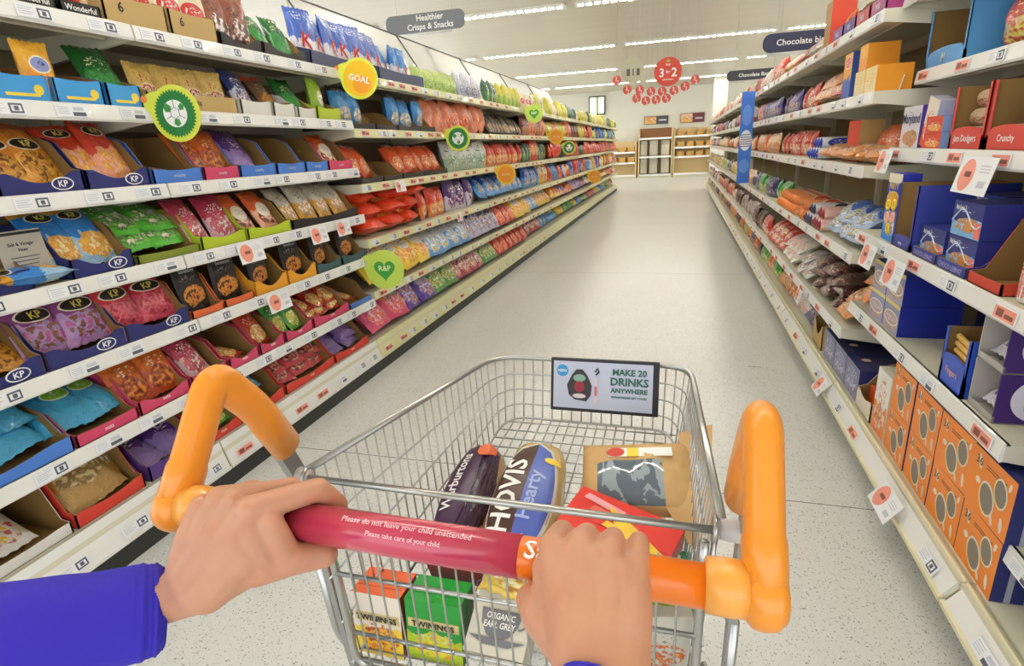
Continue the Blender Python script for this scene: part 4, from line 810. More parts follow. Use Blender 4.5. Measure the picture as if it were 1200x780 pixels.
fill(1, 0, 4.14, 4.4, RB['whitebis'], 2, 'low', bi=3, d0=0); fill(1, 0, 4.45, 4.75, RB['redbis'], 2, 'low', bi=3, d0=0); fill(1, 0, 4.8, 5.4, RB['tan'], 3, 'low', bi=3, d0=0)
RROW = [['tan', 'redbis', 'whitebis'], ['redbis', 'purpbis', 'whitebis', 'navybis'], ['redbis', 'tan', 'bluewht', 'orangebis'], ['orangebis', 'greenbis', 'tan', 'navybis'], ['redbis', 'brnchoc', 'whitebis', 'greybis'], ['greenbis', 'orangebis', 'tan', 'brnchoc', 'navybis']]
for lev in range(6):
    y = Rsplit[4]+.04
    while y < Rsplit[5]-.15:
        b = B[random.choice(RROW[lev])]; n = random.choice([2, 3]); y1 = min(y+n*b.w*.8, Rsplit[5]-.02)
        fill(1, lev, y, y1, b, n, 'stand', rows=1, bi=4, d0=.02); y = y1+.02
mass(1, range(5, 13), RROW, 'biscuit_packet', 'mass of colourful biscuit packets filling the far end of the right run', 'biscuit packets')
# ================================================================ SIGNS AND TICKETS
def wobbler(Y, z, r, kind, label, side_x=-1.65):
    mb = MB(); n = 40; pts = []
    for i in range(n):
        a = 2*pi*i/n; x = r*cos(a); zz = r*sin(a)
        if abs(a-pi*.86) < .45: k = 1+.32*max(0, cos((a-pi*.86)/.45*pi/2)); x *= k; zz *= k
        pts.append((x, zz))
    cols = {'ball': '#d7e04a', 'goal': '#dfe64a', 'heart': '#c4dd5a', 'plain': '#f0c21e'}
    mb.prism(pts, 'y', 0, .003, 0)
    mb.disc(-r*1.17, r*.56, r*.13, r*.13, -.0006, 1)
    me = mb.mesh('shelf_wobbler', [mat('wobbler_'+kind, cols[kind], .4), mat('clip_orange', '#f08a3a', .4)])
    o = link('shelf_wobbler', me, None, (side_x, Y, z), (0, 0, radians(8))); tag(o, label, 'shelf sign', 'round signs jutting from the left shelves')
    mb = MB(); y = -.001
    if kind == 'ball':
        st = [];
        for i in range(80):
            a = 2*pi*i/80; k = r*(.86 if i % 2 else .76); st.append((k*cos(a), y, k*sin(a)))
        mb.add(st, [tuple(range(80))], 0); mb.disc(0, 0, r*.48, r*.48, y-.001, 1, 28)
        pen = lambda cx, cz, k, o0=pi/2: mb.add([(cx+k*cos(o0+2*pi*j/5), y-.002, cz+k*sin(o0+2*pi*j/5)) for j in range(5)], [tuple(range(5))], 2)
        pen(-r*.27, r*.2, r*.17); pen(r*.3, r*.22, r*.13); pen(r*.03, -r*.31, r*.15, -pi/2)
        hx = [(r*.2*cos(pi/6+i*pi/3), y-.0018, r*.02+r*.2*sin(pi/6+i*pi/3)) for i in range(6)]; mb.tube(hx, r*.012, 4, closed=True, mi=3)
        for i in range(6): mb.tube([hx[i], (hx[i][0]*2.2, y-.0018, hx[i][2]*2.2)], r*.012, 4, mi=3)
        ms = [GREEN, WHI, mat('ball_green', '#3f9a3a', .5), GREYP]
    elif kind == 'goal':
        mb.disc(0, 0, r*.86, r*.86, y, 0, 32); mb.disc(r*.12, -r*.3, r*.5, r*.42, y-.0005, 2, 24)
        v, f = text2d('GOAL', r*.3, .03); mb.add([(a*cos(-.25)-b*sin(-.25), y-.0015, a*sin(-.25)+b*cos(-.25)) for a, b in v], f, 1); ms = [mat('goal_yellow', '#f4c41a', .5), WHI, mat('goal_orange', '#f0a01c', .5)]
    elif kind == 'heart':
        h = []
        for i in range(40):
            t = 2*pi*i/40; h.append((r*.034*16*sin(t)**3, y, r*.036*(13*cos(t)-5*cos(2*t)-2*cos(3*t)-cos(4*t))))
        mb.add(h, [tuple(range(40))], 0)
        v, f = text2d('R&P', r*.26, .03); mb.add([(a, y-.001, b+r*.08) for a, b in v], f, 1); ms = [mat('heart_green', '#3fa03a', .5), mat('pale_lime', '#e6f0b0', .5)]
    else:
        mb.disc(0, 0, r*.82, r*.82, y, 0, 32); v, f = text2d('GOAL', r*.24, .03); mb.add([(a, y-.0015, b) for a, b in v], f, 1); ms = [mat('wob_orange', '#f09a1c', .5), mat('pale_peach', '#f8d890', .5)]
    link('printed_motif', mb.mesh('printed_motif', ms, recalc=False), o)
wobbler(1.675, 1.473, .091, 'ball', 'large round football sign on the second left shelf, nearest the trolley')
wobbler(2.936, 1.70, .102, 'goal', 'round yellow sign lettered GOAL on the top left shelf')
wobbler(4.337, 1.407, .094, 'ball', 'middle sized green football sign beside the tall pink multipacks')
wobbler(5.587, 1.078, .097, 'plain', 'round orange and yellow sign beside the blue multipacks')
wobbler(6.86, 1.69, .103, 'heart', 'round lime sign with green heart on the far top left shelf')
wobbler(2.967, .666, .117, 'heart', 'round lime sign with green heart by the big yellow bags')
wobbler(8.12, 1.449, .10, 'plain', 'round orange sign on the far second left shelf')
wobbler(9.08, 1.295, .10, 'ball', 'smallest green football sign, farthest of the three')
wobbler(11.9, .71, .13, 'plain', 'farthest round yellow sign, low on the left run')
def ticket(side, X, Y, z, w, h, label, tilt=12, rot=0):
    mb = MB(); mb.box(-w/2, w/2, -.0015, 0, -h, 0, 0); mb.disc(-w*.2, -h*.5, h*.42, h*.44, -.002, 1, 24)
    for i in range(2): mb.box(-w*.26+i*.016, -w*.16+i*.016, -.0024, -.002, -h*.55, -h*.4, 2)
    for i in range(3): mb.box(w*.12, w*.4, -.002, -.0015, -h*.25-i*.008, -h*.22-i*.008, 3)
    mb.box(w*.2, w*.4, -.002, -.0015, -h*.8, -h*.62, 3)
    o = link('shelf_ticket', mb.mesh('shelf_ticket', [CARD, PINKC, mat('brown_print', '#8d5548', .6), PALEP]), None, (X, Y, z), (-radians(tilt), 0, (pi/2 if side < 0 else -pi/2)+rot))
    tag(o, label, 'price ticket', 'white tickets with a pink disc hanging from the shelf rails')
tk_ = [(-1, XL+.013, 2.02, .985, .15, .085, 'ticket under the pink bags, fourth left shelf'), (-1, XL+.013, 2.52, .985, .14, .085, 'ticket left of a pair, below the silver bags'), (-1, XL+.013, 2.75, .985, .13, .08, 'ticket right of a pair, below the silver bags'),
 (-1, XL+.013, 2.14, .737, .15, .085, 'ticket below the black pouches, fifth left shelf'), (-1, XL+.013, 3.48, 1.15, .14, .07, 'ticket on the pale yellow rail below orange bags'), (-1, XL+.013, 4.5, .83, .12, .07, 'ticket on the pale yellow rail below red bags'),
 (1, .73, 2.46, .895, .15, .09, 'ticket left of a pair below the narrow blue carton'), (1, .73, 2.17, .89, .17, .095, 'ticket right of a pair below the indigo tray'), (1, .80, 2.67, 1.235, .14, .09, 'ticket below the white lettered carton'), (1, .80, 1.9, 1.225, .2, .1, 'big ticket below the right hand red tray'),
 (1, .86, 2.88, 1.515, .16, .09, 'ticket left of the pale blue case'), (1, .715, 1.83, .2, .16, .085, 'big ticket on the base rail before the orange cartons'), (1, .715, 2.78, .2, .13, .08, 'ticket on the base rail before the navy cartons'), (1, .715, 3.55, .455, .12, .08, 'ticket below the dark brown packets')]
for s_, X, Y, z, w_, h_, lb in tk_:
    low = z < .3; ticket(s_, X-(.0 if s_ < 0 else .012), Y, z-(.004 if not low else .0), w_, h_, 'white and pink '+lb, 12 if not low else 35)
# small card with a bar code standing in an empty slot
mb = MB(); mb.box(-.065, .065, 0, .002, 0, .16, 0); mb.box(-.065, .065, -.0006, 0, .148, .156, 1)
for i in range(18): mb.box(-.035+i*.004, -.0335+i*.004+(.0012 if i % 3 else 0), -.0006, 0, .01, .045, 1)
for i, (s_, zz) in enumerate((('Salt & Vinegar', .12), ('Nuts', .105))): v, f = text2d(s_, .009, .02); mb.add([(a, -.0008, b+zz) for a, b in v], f, 1)
for i in range(3): mb.box(-.04, .03+.005*i, -.0006, 0, .06+i*.011, .063+i*.011, 2)
o = link('bar_code_card', mb.mesh('bar_code_card', [mat('grey_card', '#b4aea2', .5), BLACK, GREYP], recalc=False), None, (XL-.05, 1.2, .99), (-radians(8), 0, pi/2)); tag(o, 'grey card with bar code standing in the empty slot', 'card')
# ---- hanging signs
def hang_sign(X, Y, z, w, h, mt, lines, size, label, rz=0, curve=.05, align=0):
    mb = MB(); poly = []
    for cx, cz, a0 in ((w/2-curve, h/2-curve, 0), (-w/2+curve, h/2-curve, pi/2), (-w/2+curve, -h/2+curve, pi), (w/2-curve, -h/2+curve, 3*pi/2)):
        for i in range(5): a = a0+pi/2*i/4; poly.append((cx+curve*cos(a), cz+curve*sin(a)))
    mb.prism(poly, 'y', 0, .012, 0)
    o = link('hanging_sign', mb.mesh('hanging_sign', mt), None, (X, Y, z), (0, 0, rz)); tag(o, label, 'hanging sign')
    n = len(lines)
    for i, t in enumerate(lines): link('lettering', text_mesh(t, size, WHI), o, (align, -.001, (n-1)*size*.8-i*size*1.6))
    mb = MB(); mb.tube([(-w/2+.03, .006, -h/2-.012), (w/2-.12, .006, -h/2-.012)], .009, 8); link('lower_rail', mb.mesh('lower_rail', mat('alu', '#d8d8d4', .3), True), o)
    mb = MB()
    for x in (-w*.35, w*.35): mb.tube([(x, .006, h/2), (x, .006, 3.33-z)], .0012, 5)
    link('cord', mb.mesh('cord', mat('cord', '#9a9890', .5)), o)
hang_sign(-2.13, 5.0, 2.367, .72, .145, mat('grey_sign', '#6f7176', .4), ['Healthier', 'Crisps & Snacks'], .046, 'grey sign reading Healthier Crisps & Snacks above the left shelves', align=.05)
hang_sign(.86, 4.5, 1.892, .72, .115, mat('navy_sign', '#25294c', .4), ['Chocolate biscuits'], .036, 'navy sign reading Chocolate biscuits behind the top right shelf', align=-.085)
hang_sign(.82, 8.0, 2.03, .62, .115, mat('black_sign', '#23252e', .4), ['Chocolate Bars'], .04, 'black sign reading Chocolate Bars, farther than the navy one')
def roundel(X, Y, z, r, mt, label, parts, cat='hanging sign', group=None):
    mb = MB(); mb.prism([(r*cos(2*pi*i/32), r*sin(2*pi*i/32)) for i in range(32)], 'y', 0, .006, 0)
    o = link('promotion_roundel' if r > .1 else 'garland_disc', mb.mesh('roundel', mt), None, (X, Y, z)); tag(o, label, cat, group)
    for p in parts: link(p[0], p[1], o, (0, -.001, 0))
    mb = MB(); mb.tube([(0, .003, r), (0, .003, 3.33-z)], .001, 4); link('cord', mb.mesh('cord', mat('cord', '#9a9890', .5)), o)
RED = mat('promo_red', '#d5452f', .45)
def t32():
    mb = MB()
    for s_, size, x0, z0 in (('3', .11, -.085, -.01), ('2', .11, .085, -.01), ('for', .035, 0, .0), ('buy', .03, 0, .09), ('mix & match', .02, 0, -.1)):
        v, f = text2d(s_, size, .03); mb.add([(a+x0, 0, b+z0) for a, b in v], f, 0)
    mb.disc(0, .14, .025, .018, 0, 1, 12); return mb.mesh('lettering', [WHI, mat('leaf_green', '#8ac040', .5)], recalc=False)
roundel(-.212, 9, 2.244, .19, RED, 'large red hanging disc reading 3 for 2', [('lettering', t32())])
mb = MB()
for x in (-.07, .0, .07): mb.box(x-.022, x+.022, -.0005, 0, -.06, .03, 0) if x else mb.box(-.008, .008, -.0005, 0, -.06, .03, 0)
roundel(-.70, 9.1, 2.30, .165, mat('sage_card', '#c0bfa4', .5), 'pale sage hanging disc with dark panels, left of the red disc', [('printed_panel', mb.mesh('printed_panel', mat('panel_dark', '#5a564e', .5), recalc=False))])
gl = [(-.922, 2.187), (-.775, 2.051), (-.64, 1.928), (-.594, 2.032), (-.507, 1.884), (-.439, 2.004), (-.364, 1.886), (-.285, 1.994), (-.223, 1.899), (-.121, 1.993), (.027, 2.038), (.16, 2.116)]
mb = MB(); v, f = text2d('3', .05, .03); mb.add([(a-.01, 0, b+.02) for a, b in v], f, 0); v, f = text2d('2', .05, .03); mb.add([(a+.015, 0, b-.03) for a, b in v], f, 0); gt = mb.mesh('lettering', mat('pink_white', '#f4d8d0', .5), recalc=False)
for i, (x, z) in enumerate(gl): roundel(x, 9.0+.02*(i % 3), z, .062, mat('promo_pinkred', '#d8584c', .5), 'small red disc in the hanging garland, %s from the left' % ORD[i+1], [('lettering', gt)], 'garland disc', 'small red discs hung in a garland below the red sign')
# ---- sloping header boards over the left run
hb = mat('header_board', '#e4e4dc', .4); hf = mat('header_frame', '#55554e', .4)
for i in range(2, 7):
    y0 = Lsplit[i]; mb = MB(); mb.prism([(-1.93, 1.90), (-2.10, 2.165), (-2.105, 2.16), (-1.935, 1.897)], 'y', .02, BAYW-.01, 0)
    me = mb.mesh('header_board', hb)
    o = link('header_board', me, None, (0, y0, 0)); tag(o, 'sloping white header board above the left shelves, %s from the near end' % ORD[i-1], 'header board', 'sloping header boards above the left run')
    mb = MB(); mb.tube([(-2.10, 0, 2.168), (-2.10, BAYW, 2.168)], .006, 6); mb.tube([(-1.925, .008, 1.9), (-2.096, .008, 2.168)], .006, 6); link('frame', mb.mesh('frame', hf), o)
    mb = MB(); mb.tube([(-2.09, .03, 1.85), (-2.098, .03, 2.15)], .008, 6); link('support', mb.mesh('support', CREAM), o)
# ---- blue fin on the right run
mb = MB(); mb.box(-.06, .06, -.005, .005, -.44, .44, 0); mb.disc(0, .22, .045, .1, -.0056, 1, 24); mb.disc(0, -.02, .056, .1, -.006, 2, 24); mb.disc(0, -.27, .05, .07, -.0056, 1, 24)
for i in range(6): mb.box(-.05, .05, -.0066, -.006, -.08+i*.022, -.072+i*.022, 3)
o = link('blue_banner', mb.mesh('blue_banner', [mat('banner_blue', '#3a72d0', .45), mat('banner_pale', '#5f92e0', .45), mat('banner_white', '#dfe4ea', .5), GREYP]), None, (.63, 6.5, 1.30)); tag(o, 'tall blue banner jutting from the right shelves', 'banner')
mb = MB(); mb.box(.055, .085, 0, .004, .2, .3, 0); mb.box(.055, .085, 0, .004, -.3, -.2, 0); link('bracket', mb.mesh('bracket', STEEL), o)
# ================================================================ FAR WALL FURNITURE
WOOD = mat('bakery_wood', '#8a5a30', .5); DWOOD = mat('dark_wood', '#4a3828', .6); PALEW = mat('pale_wood', '#d8bf8c', .5); CRM = mat('cream_panel', '#dcd6bc', .6)
def unit(X0, X1, H, dark, label, shelves):
    w = X1-X0; root = link('bakery_unit', None, None, (X0, 23.9, 0)); tag(root, label, 'shelving', 'bakery units against the far wall')
    mb = MB(); mb.box(0, w, .45, .5, 0, H); link('back_panel', mb.mesh('back_panel', WOOD if dark else PALEW), root)
    for x in (0, w-.05): mb = MB(); mb.box(x, x+.05, 0, .5, 0, H); link('side_panel', mb.mesh('side_panel', PALEW), root)
    for z in shelves:
        mb = MB(); mb.box(.05, w-.05, -.05, .45, z-.04, z); s = link('shelf', mb.mesh('shelf', CRM), root)
        mb = MB(); mb.box(.05, w-.05, -.07, -.05, z-.05, z+.02); link('price_rail', mb.mesh('price_rail', RAILW), s)
    if dark:
        for x in (.37, .8): mb = MB(); mb.box(x-.03, x+.03, .0, .4, .14, 1.4); link('divider', mb.mesh('divider', DWOOD), root)
        for z in (.16, .84):
            for x in (.08, .42, .86): mb = MB(); mb.box(x, x+.32, .2, .24, z, z+(.56 if z > .5 else .6)); link('display_panel', mb.mesh('display_panel', CRM), root)
    else:
        for z in shelves[1:]:
            for x in (.15, .5, .85, 1.2): mb = MB(); mb.box(x, x+.25, .1, .4, z, z+.2); link('bread_basket', mb.mesh('bread_basket', mat('bread_tan', '#c89a50', .7)), root)
    mb = MB(); mb.box(0, w, -.02, .5, 0, .1); link('plinth', mb.mesh('plinth', CRM), root)
unit(-1.6, -.3, 1.85, True, 'dark wood bakery unit with cream panels at the far wall', [.12, .8, 1.48])
unit(-.27, 1.25, 1.8, False, 'pale bakery unit right of the dark wood one', [.12, .75, 1.1, 1.5])
unit(-3.2, -1.66, 1.4, False, 'pale bakery unit left of the dark wood one', [.12, .6, 1.0])
def poster(X0, X1, z0, z1, cols, label, Y=24.43):
    mb = MB(); mb.box(X0, X1, Y, Y+.03, z0, z1, 0); xm = (X0+X1)/2; mb.box(X0+.02, xm, Y-.002, Y, z0+.02, z1-.02, 1)
    mb.box(xm+.1, X1-.08, Y-.002, Y, z0+.12, z0+.17, 2)
    o = link('wall_poster', mb.mesh('wall_poster', [mat('poster_'+cols[0][1:], cols[0], .5), printed(base=cols[1], base2='#e0b060', food=('#c87830', '#e8c890', '#a05a20'), rough=.5, bump=0, lower=.6), PALEP]), None); tag(o, label, 'poster')
poster(-1.42, -.5, 2.0, 2.3, ('#3c4040', '#d8944a'), 'bread poster above the dark wood unit')
poster(-.05, .84, 1.99, 2.33, ('#6a2a34', '#e0b890'), 'bread poster above the right hand unit')
mb = MB(); mb.box(-3.6, -2.95, 24.4, 24.46, 2.48, 3.18, 0); mb.box(-3.55, -3.3, 24.39, 24.4, 2.53, 3.13, 1); mb.box(-3.22, -3.0, 24.39, 24.4, 2.53, 3.13, 1)
mb.box(-3.3, -3.22, 24.388, 24.4, 2.53, 3.13, 2)
o = link('light_box_sign', mb.mesh('light_box', [mat('lb_frame', '#3c4034', .5), mat('lb_panel', '#f4f6e8', .5, emit=.8), mat('lb_green', '#9ab83a', .5)])); tag(o, 'dark framed sign with white and green panels high on far wall', 'sign')
mb = MB(); mb.prism([(-.03, 0), (.045, .006), (-.03, .004)], 'z', 0, .0015, 0); o = link('paper_scrap', mb.mesh('paper_scrap', mat('scrap_brown', '#9c6f54', .7)), None, (.47, 3.42, .001), (0, 0, -.15)); tag(o, 'sliver of brown paper lying on the pale floor', 'litter')

# ================================================================ TROLLEY
CART = link('shopping_trolley', None, None, (-.22, .85, 0)); tag(CART, 'wire shopping trolley with orange handles and a black framed advert', 'shopping trolley')
C0 = Vector((-.22, .85, 0))
def cpart(name, mb, m, smooth=True, par=None, recalc=True):
    mb.v = [tuple(Vector(v)-C0) for v in mb.v] if par is None or par == 'c' else mb.v
    return link(name, mb.mesh(name, m, smooth, recalc), CART)
RIMZ = .866
rim = [(-.515, .61, RIMZ), (-.378, 1.13, RIMZ), (.036, 1.125, RIMZ), (.066, .61, RIMZ)]
rp_ = rounded(rim, .065, 7); mb = MB(); mb.tube(rp_, .0058, 8); cpart('basket_rim', mb, CHROME)
def zf(Y): return .50+.52*(Y-.62)
flo = [(-.49, .62), (-.345, 1.085), (.012, 1.08), (.04, .62)]
def lerp(a, b, t): return tuple(a[i]*(1-t)+b[i]*t for i in range(len(a)))
def bpt(i, t, v):   # point on wall i (0 left 1 far 2 right) at t along, v down (0 rim .. 1 floor)
    a = lerp(rim[i], rim[i+1], t); f = lerp(flo[i], flo[i+1], t); b = (f[0], f[1], zf(f[1])); return Vector(lerp(a, b, v))
mb = MB(); wr_ = .0015
def smoothpath(v):
    pts = [bpt(0, 0, v), bpt(0, 1, v), bpt(2, 0, v), bpt(2, 1, v)]; return rounded(pts, .065*(1-.25*v), 7)
top, bot = smoothpath(0), smoothpath(1)
def along(path, s):
    L = [0]
    for a, b in zip(path, path[1:]): L.append(L[-1]+(b-a).length)
    t = s*L[-1]
    for i in range(len(path)-1):
        if L[i+1] >= t: k = (t-L[i])/(L[i+1]-L[i]+1e-9); return path[i].lerp(path[i+1], k)
    return path[-1]
NW = 66
for i in range(1, NW):
    s = i/NW; a = along(top, s); b = along(bot, s)
    mb.tube([a, a.lerp(b, .5), b], wr_, 5)
for v in (.27, .52, .76, .99): mb.tube(smoothpath(v), .0019 if v < .9 else .003, 6)
cpart('basket_side', mb, CHROME)
mb = MB()
for i in range(24):
    Y = .625+i*.0195; t = (Y-.62)/.462; x0 = flo[0][0]*(1-t)+flo[1][0]*t; x1 = flo[3][0]*(1-t)+flo[2][0]*t; mb.tube([(x0, Y, zf(Y)), (x1, Y, zf(Y))], .0015, 5)
for i in range(1, 18):
    t = i/18; a = lerp(flo[0], flo[3], t); b = lerp(flo[1], flo[2], t); mb.tube([(a[0], a[1], zf(a[1])), (b[0], b[1], zf(b[1]))], .0016, 5)
cpart('basket_floor', mb, CHROME)
# rear gate
mb = MB(); mb.tube([(-.52, .6, .868), (.055, .6, .866)], .0048, 8); cpart('hinge_rod', mb, CHROME)
mb = MB(); mb.tube([(-.475, .598, .818), (.042, .598, .814)], .0055, 8)
for z in (.70, .575, .515): mb.tube([(-.485+.0*z, .605+(.7-z)*.1, z), (.048, .605+(.7-z)*.1, z)], .0035, 8)
for i in range(1, 21):
    x0 = -.475+.517*i/21; x1 = -.478+.52*i/21
    mb.tube([(x0, .596, .826), (x0, .594, .80), (x1, .612, .58), (x1, .618, .505)], .0017, 5)
for x in (-.482, .045): mb.tube(rounded([(x, .598, .85), (x, .60, .8), (x, .62, .515), (x+(.02 if x < 0 else -.02), .625, .50)], .02, 4), .006, 8)
cpart('rear_gate', mb, CHROME)
for x in (-.505, .068):
    mb = MB(); mb.lathe([(.001, -.02), (.012, -.018), (.014, 0), (.012, .018), (.001, .02)], 16, 'x', M=Matrix.Translation((x-.008 if x < 0 else x+.012, .603, .866)))
    cpart('hinge_bush', mb, mat('grey_bush', '#bdb6b4', .4))
for x in (-.498, .056):
    mb = MB(); mb.tube([(x+.013*0, .603+.014*cos(a), .866+.014*sin(a)) for a in [i*pi/8 for i in range(17)]], .003, 6)
    mb.tube([(x, .603, .852), (x, .606, .76)], .0035, 6); cpart('hinge_loop', mb, CHROME)
# side arms and chassis
def flat(mb, pts, wy, wx, mi=0):
    P = [Vector(p) for p in pts]; vs = []; fs = []
    for i, p in enumerate(P):
        t = (P[min(i+1, len(P)-1)]-P[max(i-1, 0)]).normalized(); nrm = Vector((1, 0, 0)).cross(t).normalized()
        for sx, sn in ((-1, -1), (1, -1), (1, 1), (-1, 1)): vs.append(p+Vector((wx/2*sx, 0, 0))+nrm*(wy/2*sn))
    for i in range(len(P)-1):
        for j in range(4): fs.append((i*4+j, i*4+(j+1) % 4, i*4+4+(j+1) % 4, i*4+4+j))
    fs += [(3, 2, 1, 0), tuple(len(P)*4-4+j for j in range(4))]; mb.add(vs, fs, mi)
for sx, x in ((-1, -.518), (1, .088)):
    mb = MB(); pts = rounded([(x, .585, .92), (x, .61, .86), (x, .635, .74), (x, .66, .50), (x, .70, .2)], .05, 5); flat(mb, pts, .026, .011); cpart('side_arm', mb, STEEL, False)
for x, x2 in ((-.53, -.50), (.09, .06)):
    mb = MB(); mb.tube(rounded([(x, .63, .71), (x, .645, .54), (x, .66, .5)], .03, 4), .007, 8)
    mb.tube([(x, .63, .70), (x2, .66, .74)], .005, 8); mb.tube([(x, .645, .54), (x2, .69, .57)], .005, 8); cpart('rear_frame', mb, CHROME)
mb = MB(); mb.tube(rounded([(-.525, .70, .2), (-.40, 1.18, .2), (.06, 1.18, .2), (.10, .70, .2)], .08, 6, closed=False), .011, 10); mb.tube([(-.525, .7, .2), (.1, .7, .2)], .011, 10); cpart('chassis', mb, CHROME)
for x, y in ((-.52, .7), (.095, .7), (-.39, 1.16), (.05, 1.16)):
    mb = MB(); mb.tube([(x, y, .2), (x, y, .14)], .01, 8); mb.box(x-.02, x+.02, y-.012, y+.03, .1, .14); mb.box(x-.02, x-.016, y-.01, y+.03, .05, .1); mb.box(x+.016, x+.02, y-.01, y+.03, .05, .1)
    c_ = cpart('caster', mb, STEEL, False)
    mb = MB(); mb.lathe([(.001, -.014), (.05, -.014), (.0615, -.008), (.0615, .008), (.05, .014), (.001, .014)], 24, 'x', M=Matrix.Translation((x-C0.x, y+.01-C0.y, .062))); link('wheel', mb.mesh('wheel', mat('wheel_rubber', '#4a4a4a', .6), True), c_)
# handle bar with sleeve
BAR0 = Vector((-.50, .411, .952)); BAR1 = Vector((.07, .409, .948)); bt = lambda t: BAR0.lerp(BAR1, t)
mb = MB(); mb.tube([bt(-.02), bt(1.02)], .0185, 28); bar = cpart('handle_bar', mb, ORANGE2)
XS0, XS1 = -.372, -.124
tt = lambda X: (X+.50)/.57
mb = MB(); mb.tube([bt(tt(XS0)), bt(tt(XS1))], .0194, 28)
slv = cpart('handle_sleeve', mb, MAGENTA)
def wrap_text(s, size, X, ang, m, r=.0199, par=None, bold=.02):
    v, f = text2d(s, size, bold, True); out = []
    for a, b in v:
        c = bt(tt(X+a)); th = ang+b/r; out.append(tuple(c+Vector((0, -cos(th)*r, sin(th)*r))-C0))
    mbx = MB(); mbx.add(out, f); return link('lettering', mbx.mesh('lettering', m, recalc=False), CART)
PINKT = mat('pale_pink_text', '#f0c0c8', .5)
wrap_text('Please do not leave your child unattended', .0055, -.235, 1.15, PINKT); wrap_text('Please take care of your child', .0045, -.235, .62, PINKT)
wrap_text("Sainsbury's", .0168, -.066, 1.0, WHI, r=.0192)
for sx, x in ((-1, -.513), (1, .079)):
    path = rounded([(x, .404, .945), (x, .447, 1.003), (x, .493, 1.067), (x, .546, 1.004), (x, .590, .922)], .026, 8)
    mb = MB(); mb.tube([Vector(p) for p in path], [.0245]*2+[.0225]*(len(path)-4)+[.0235]*2, 20)
    mb.lathe([(.001, -.024), (.018, -.022), (.0255, -.012), (.027, 0), (.0255, .012), (.018, .022), (.001, .024)], 20, 'x', M=Matrix.Translation((x, .408, .948)))
    mb.v = [((v[0]-x)*.74+x, v[1], v[2]) for v in mb.v]; g = cpart('handle_loop', mb, ORANGE)
    mb = MB(); a, b = (x+.012, x+.046) if sx < 0 else (x-.046, x-.012)
    mb.lathe([(.019, a), (.0225, a+.001), (.0235, (a+b)/2), (.0225, b-.001), (.019, b)], 24, 'x', M=Matrix.Translation((0, .41, .95))); cpart('handle_collar', mb, mat('orange_light', '#f4a848', .32, coat=.2))
# advert
AD = MB(); aw, ah = .222, .112; AD.box(-aw/2, aw/2, 0, .012, -ah/2, ah/2, 0, bev=.0015); AD.box(-aw/2+.006, aw/2-.012, -.0008, 0, -ah/2+.007, ah/2-.006, 1)
adM = Matrix.Translation((-.134-C0.x, 1.088-C0.y, .826))
ad = link('advert_frame', AD.mesh('advert_frame', [BLACK, mat('advert_lilac', '#c3c8dc', .35)]), CART); ad.location = adM.translation; ad.rotation_euler = (radians(-12), 0, 0)
tg = mat('advert_green', '#2f6a5c', .5)
for s_, sz, z in (('MAKE 20', .0125, .032), ('DRINKS', .0155, .0125), ('ANYWHERE', .0095, -.006), ('SODASTREAM GET YOURS', .0042, -.02)): link('lettering', text_mesh(s_, sz, tg, bold=.05), ad, (.052, -.001, z))
mb = MB(); mb.disc(-.086, .03, .0125, .0125, -.0012, 0, 24); v, f = text2d('NEW', .006, .03); mb.add([(a-.086, -.0016, b+.03) for a, b in v], f, 1)
pod = [(-.06, -.03), (-.035, -.033), (-.026, -.02), (-.024, 0), (-.034, .022), (-.044, .034), (-.056, .034), (-.066, .022), (-.076, 0), (-.072, -.02)]
mb.prism(pod, 'y', -.002, -.001, 2); mb.disc(-.05, -.002, .011, .012, -.0024, 3, 16); mb.disc(-.05, .016, .013, .008, -.0024, 4, 16); mb.disc(-.05, -.022, .014, .005, -.0024, 5, 16)
mb.box(-.019, -.012, -.002, -.001, -.035, .018, 5); mb.box(-.018, -.013, -.0024, -.002, -.02, 0, 6); mb.tube([(-.018, -.0015, .03), (-.012, -.0015, .038), (-.01, -.0015, .03), (-.016, -.0015, .024)], .002, 6, mi=2)
link('printed_picture', mb.mesh('printed_picture', [mat('roundel_blue', '#2f9ad8', .5), WHI, mat('pod_black', '#2a2426', .4), mat('pod_red', '#9c2434', .5), mat('pod_green', '#8ab0a0', .5), mat('pod_white', '#d8d0d4', .5), mat('pod_rose', '#d06a70', .5)]), ad)
# ================================================================ GOODS IN THE TROLLEY
def loaf(name, w, h, L, m, label, loc, rot, kids=(), film='#e8dcc0', cat='loaf of bread'):
    mb = MB(); nx, ny = 18, 20; 
    for j in range(ny+1):
        t = j/ny; e = max(.0, sin(pi*min(1, max(0, .02+t*.96))))**.28; s_ = e if 0 < j < ny else .15
        for i in range(nx):
            a = 2*pi*i/nx; c, s2 = cos(a), sin(a); q_ = 3.2; rr = (abs(c)**q_+abs(s2)**q_)**(-1/q_)
            mb.v.append((w/2*rr*c*s_*(1+.03*sin(5*t*pi+a*2)), L*(t-.5), h/2+h/2*rr*s2*s_*(1+.03*sin(7*t*pi+a))))
    for j in range(ny):
        for i in range(nx): f = (j*nx+i, j*nx+(i+1) % nx, (j+1)*nx+(i+1) % nx, (j+1)*nx+i); mb.f.append(f); mb.m.append(0)
    mb.f += [tuple(range(nx)), tuple(ny*nx+i for i in range(nx))[::-1]]; mb.m += [0, 0]
    o = link(name, mb.mesh(name, m, True), None, loc, rot); tag(o, label, cat)
    return o
def top_decal(poly, mi, mb, z):
    mb.add([(x, y, z) for x, y in poly], [tuple(range(len(poly)))], mi)
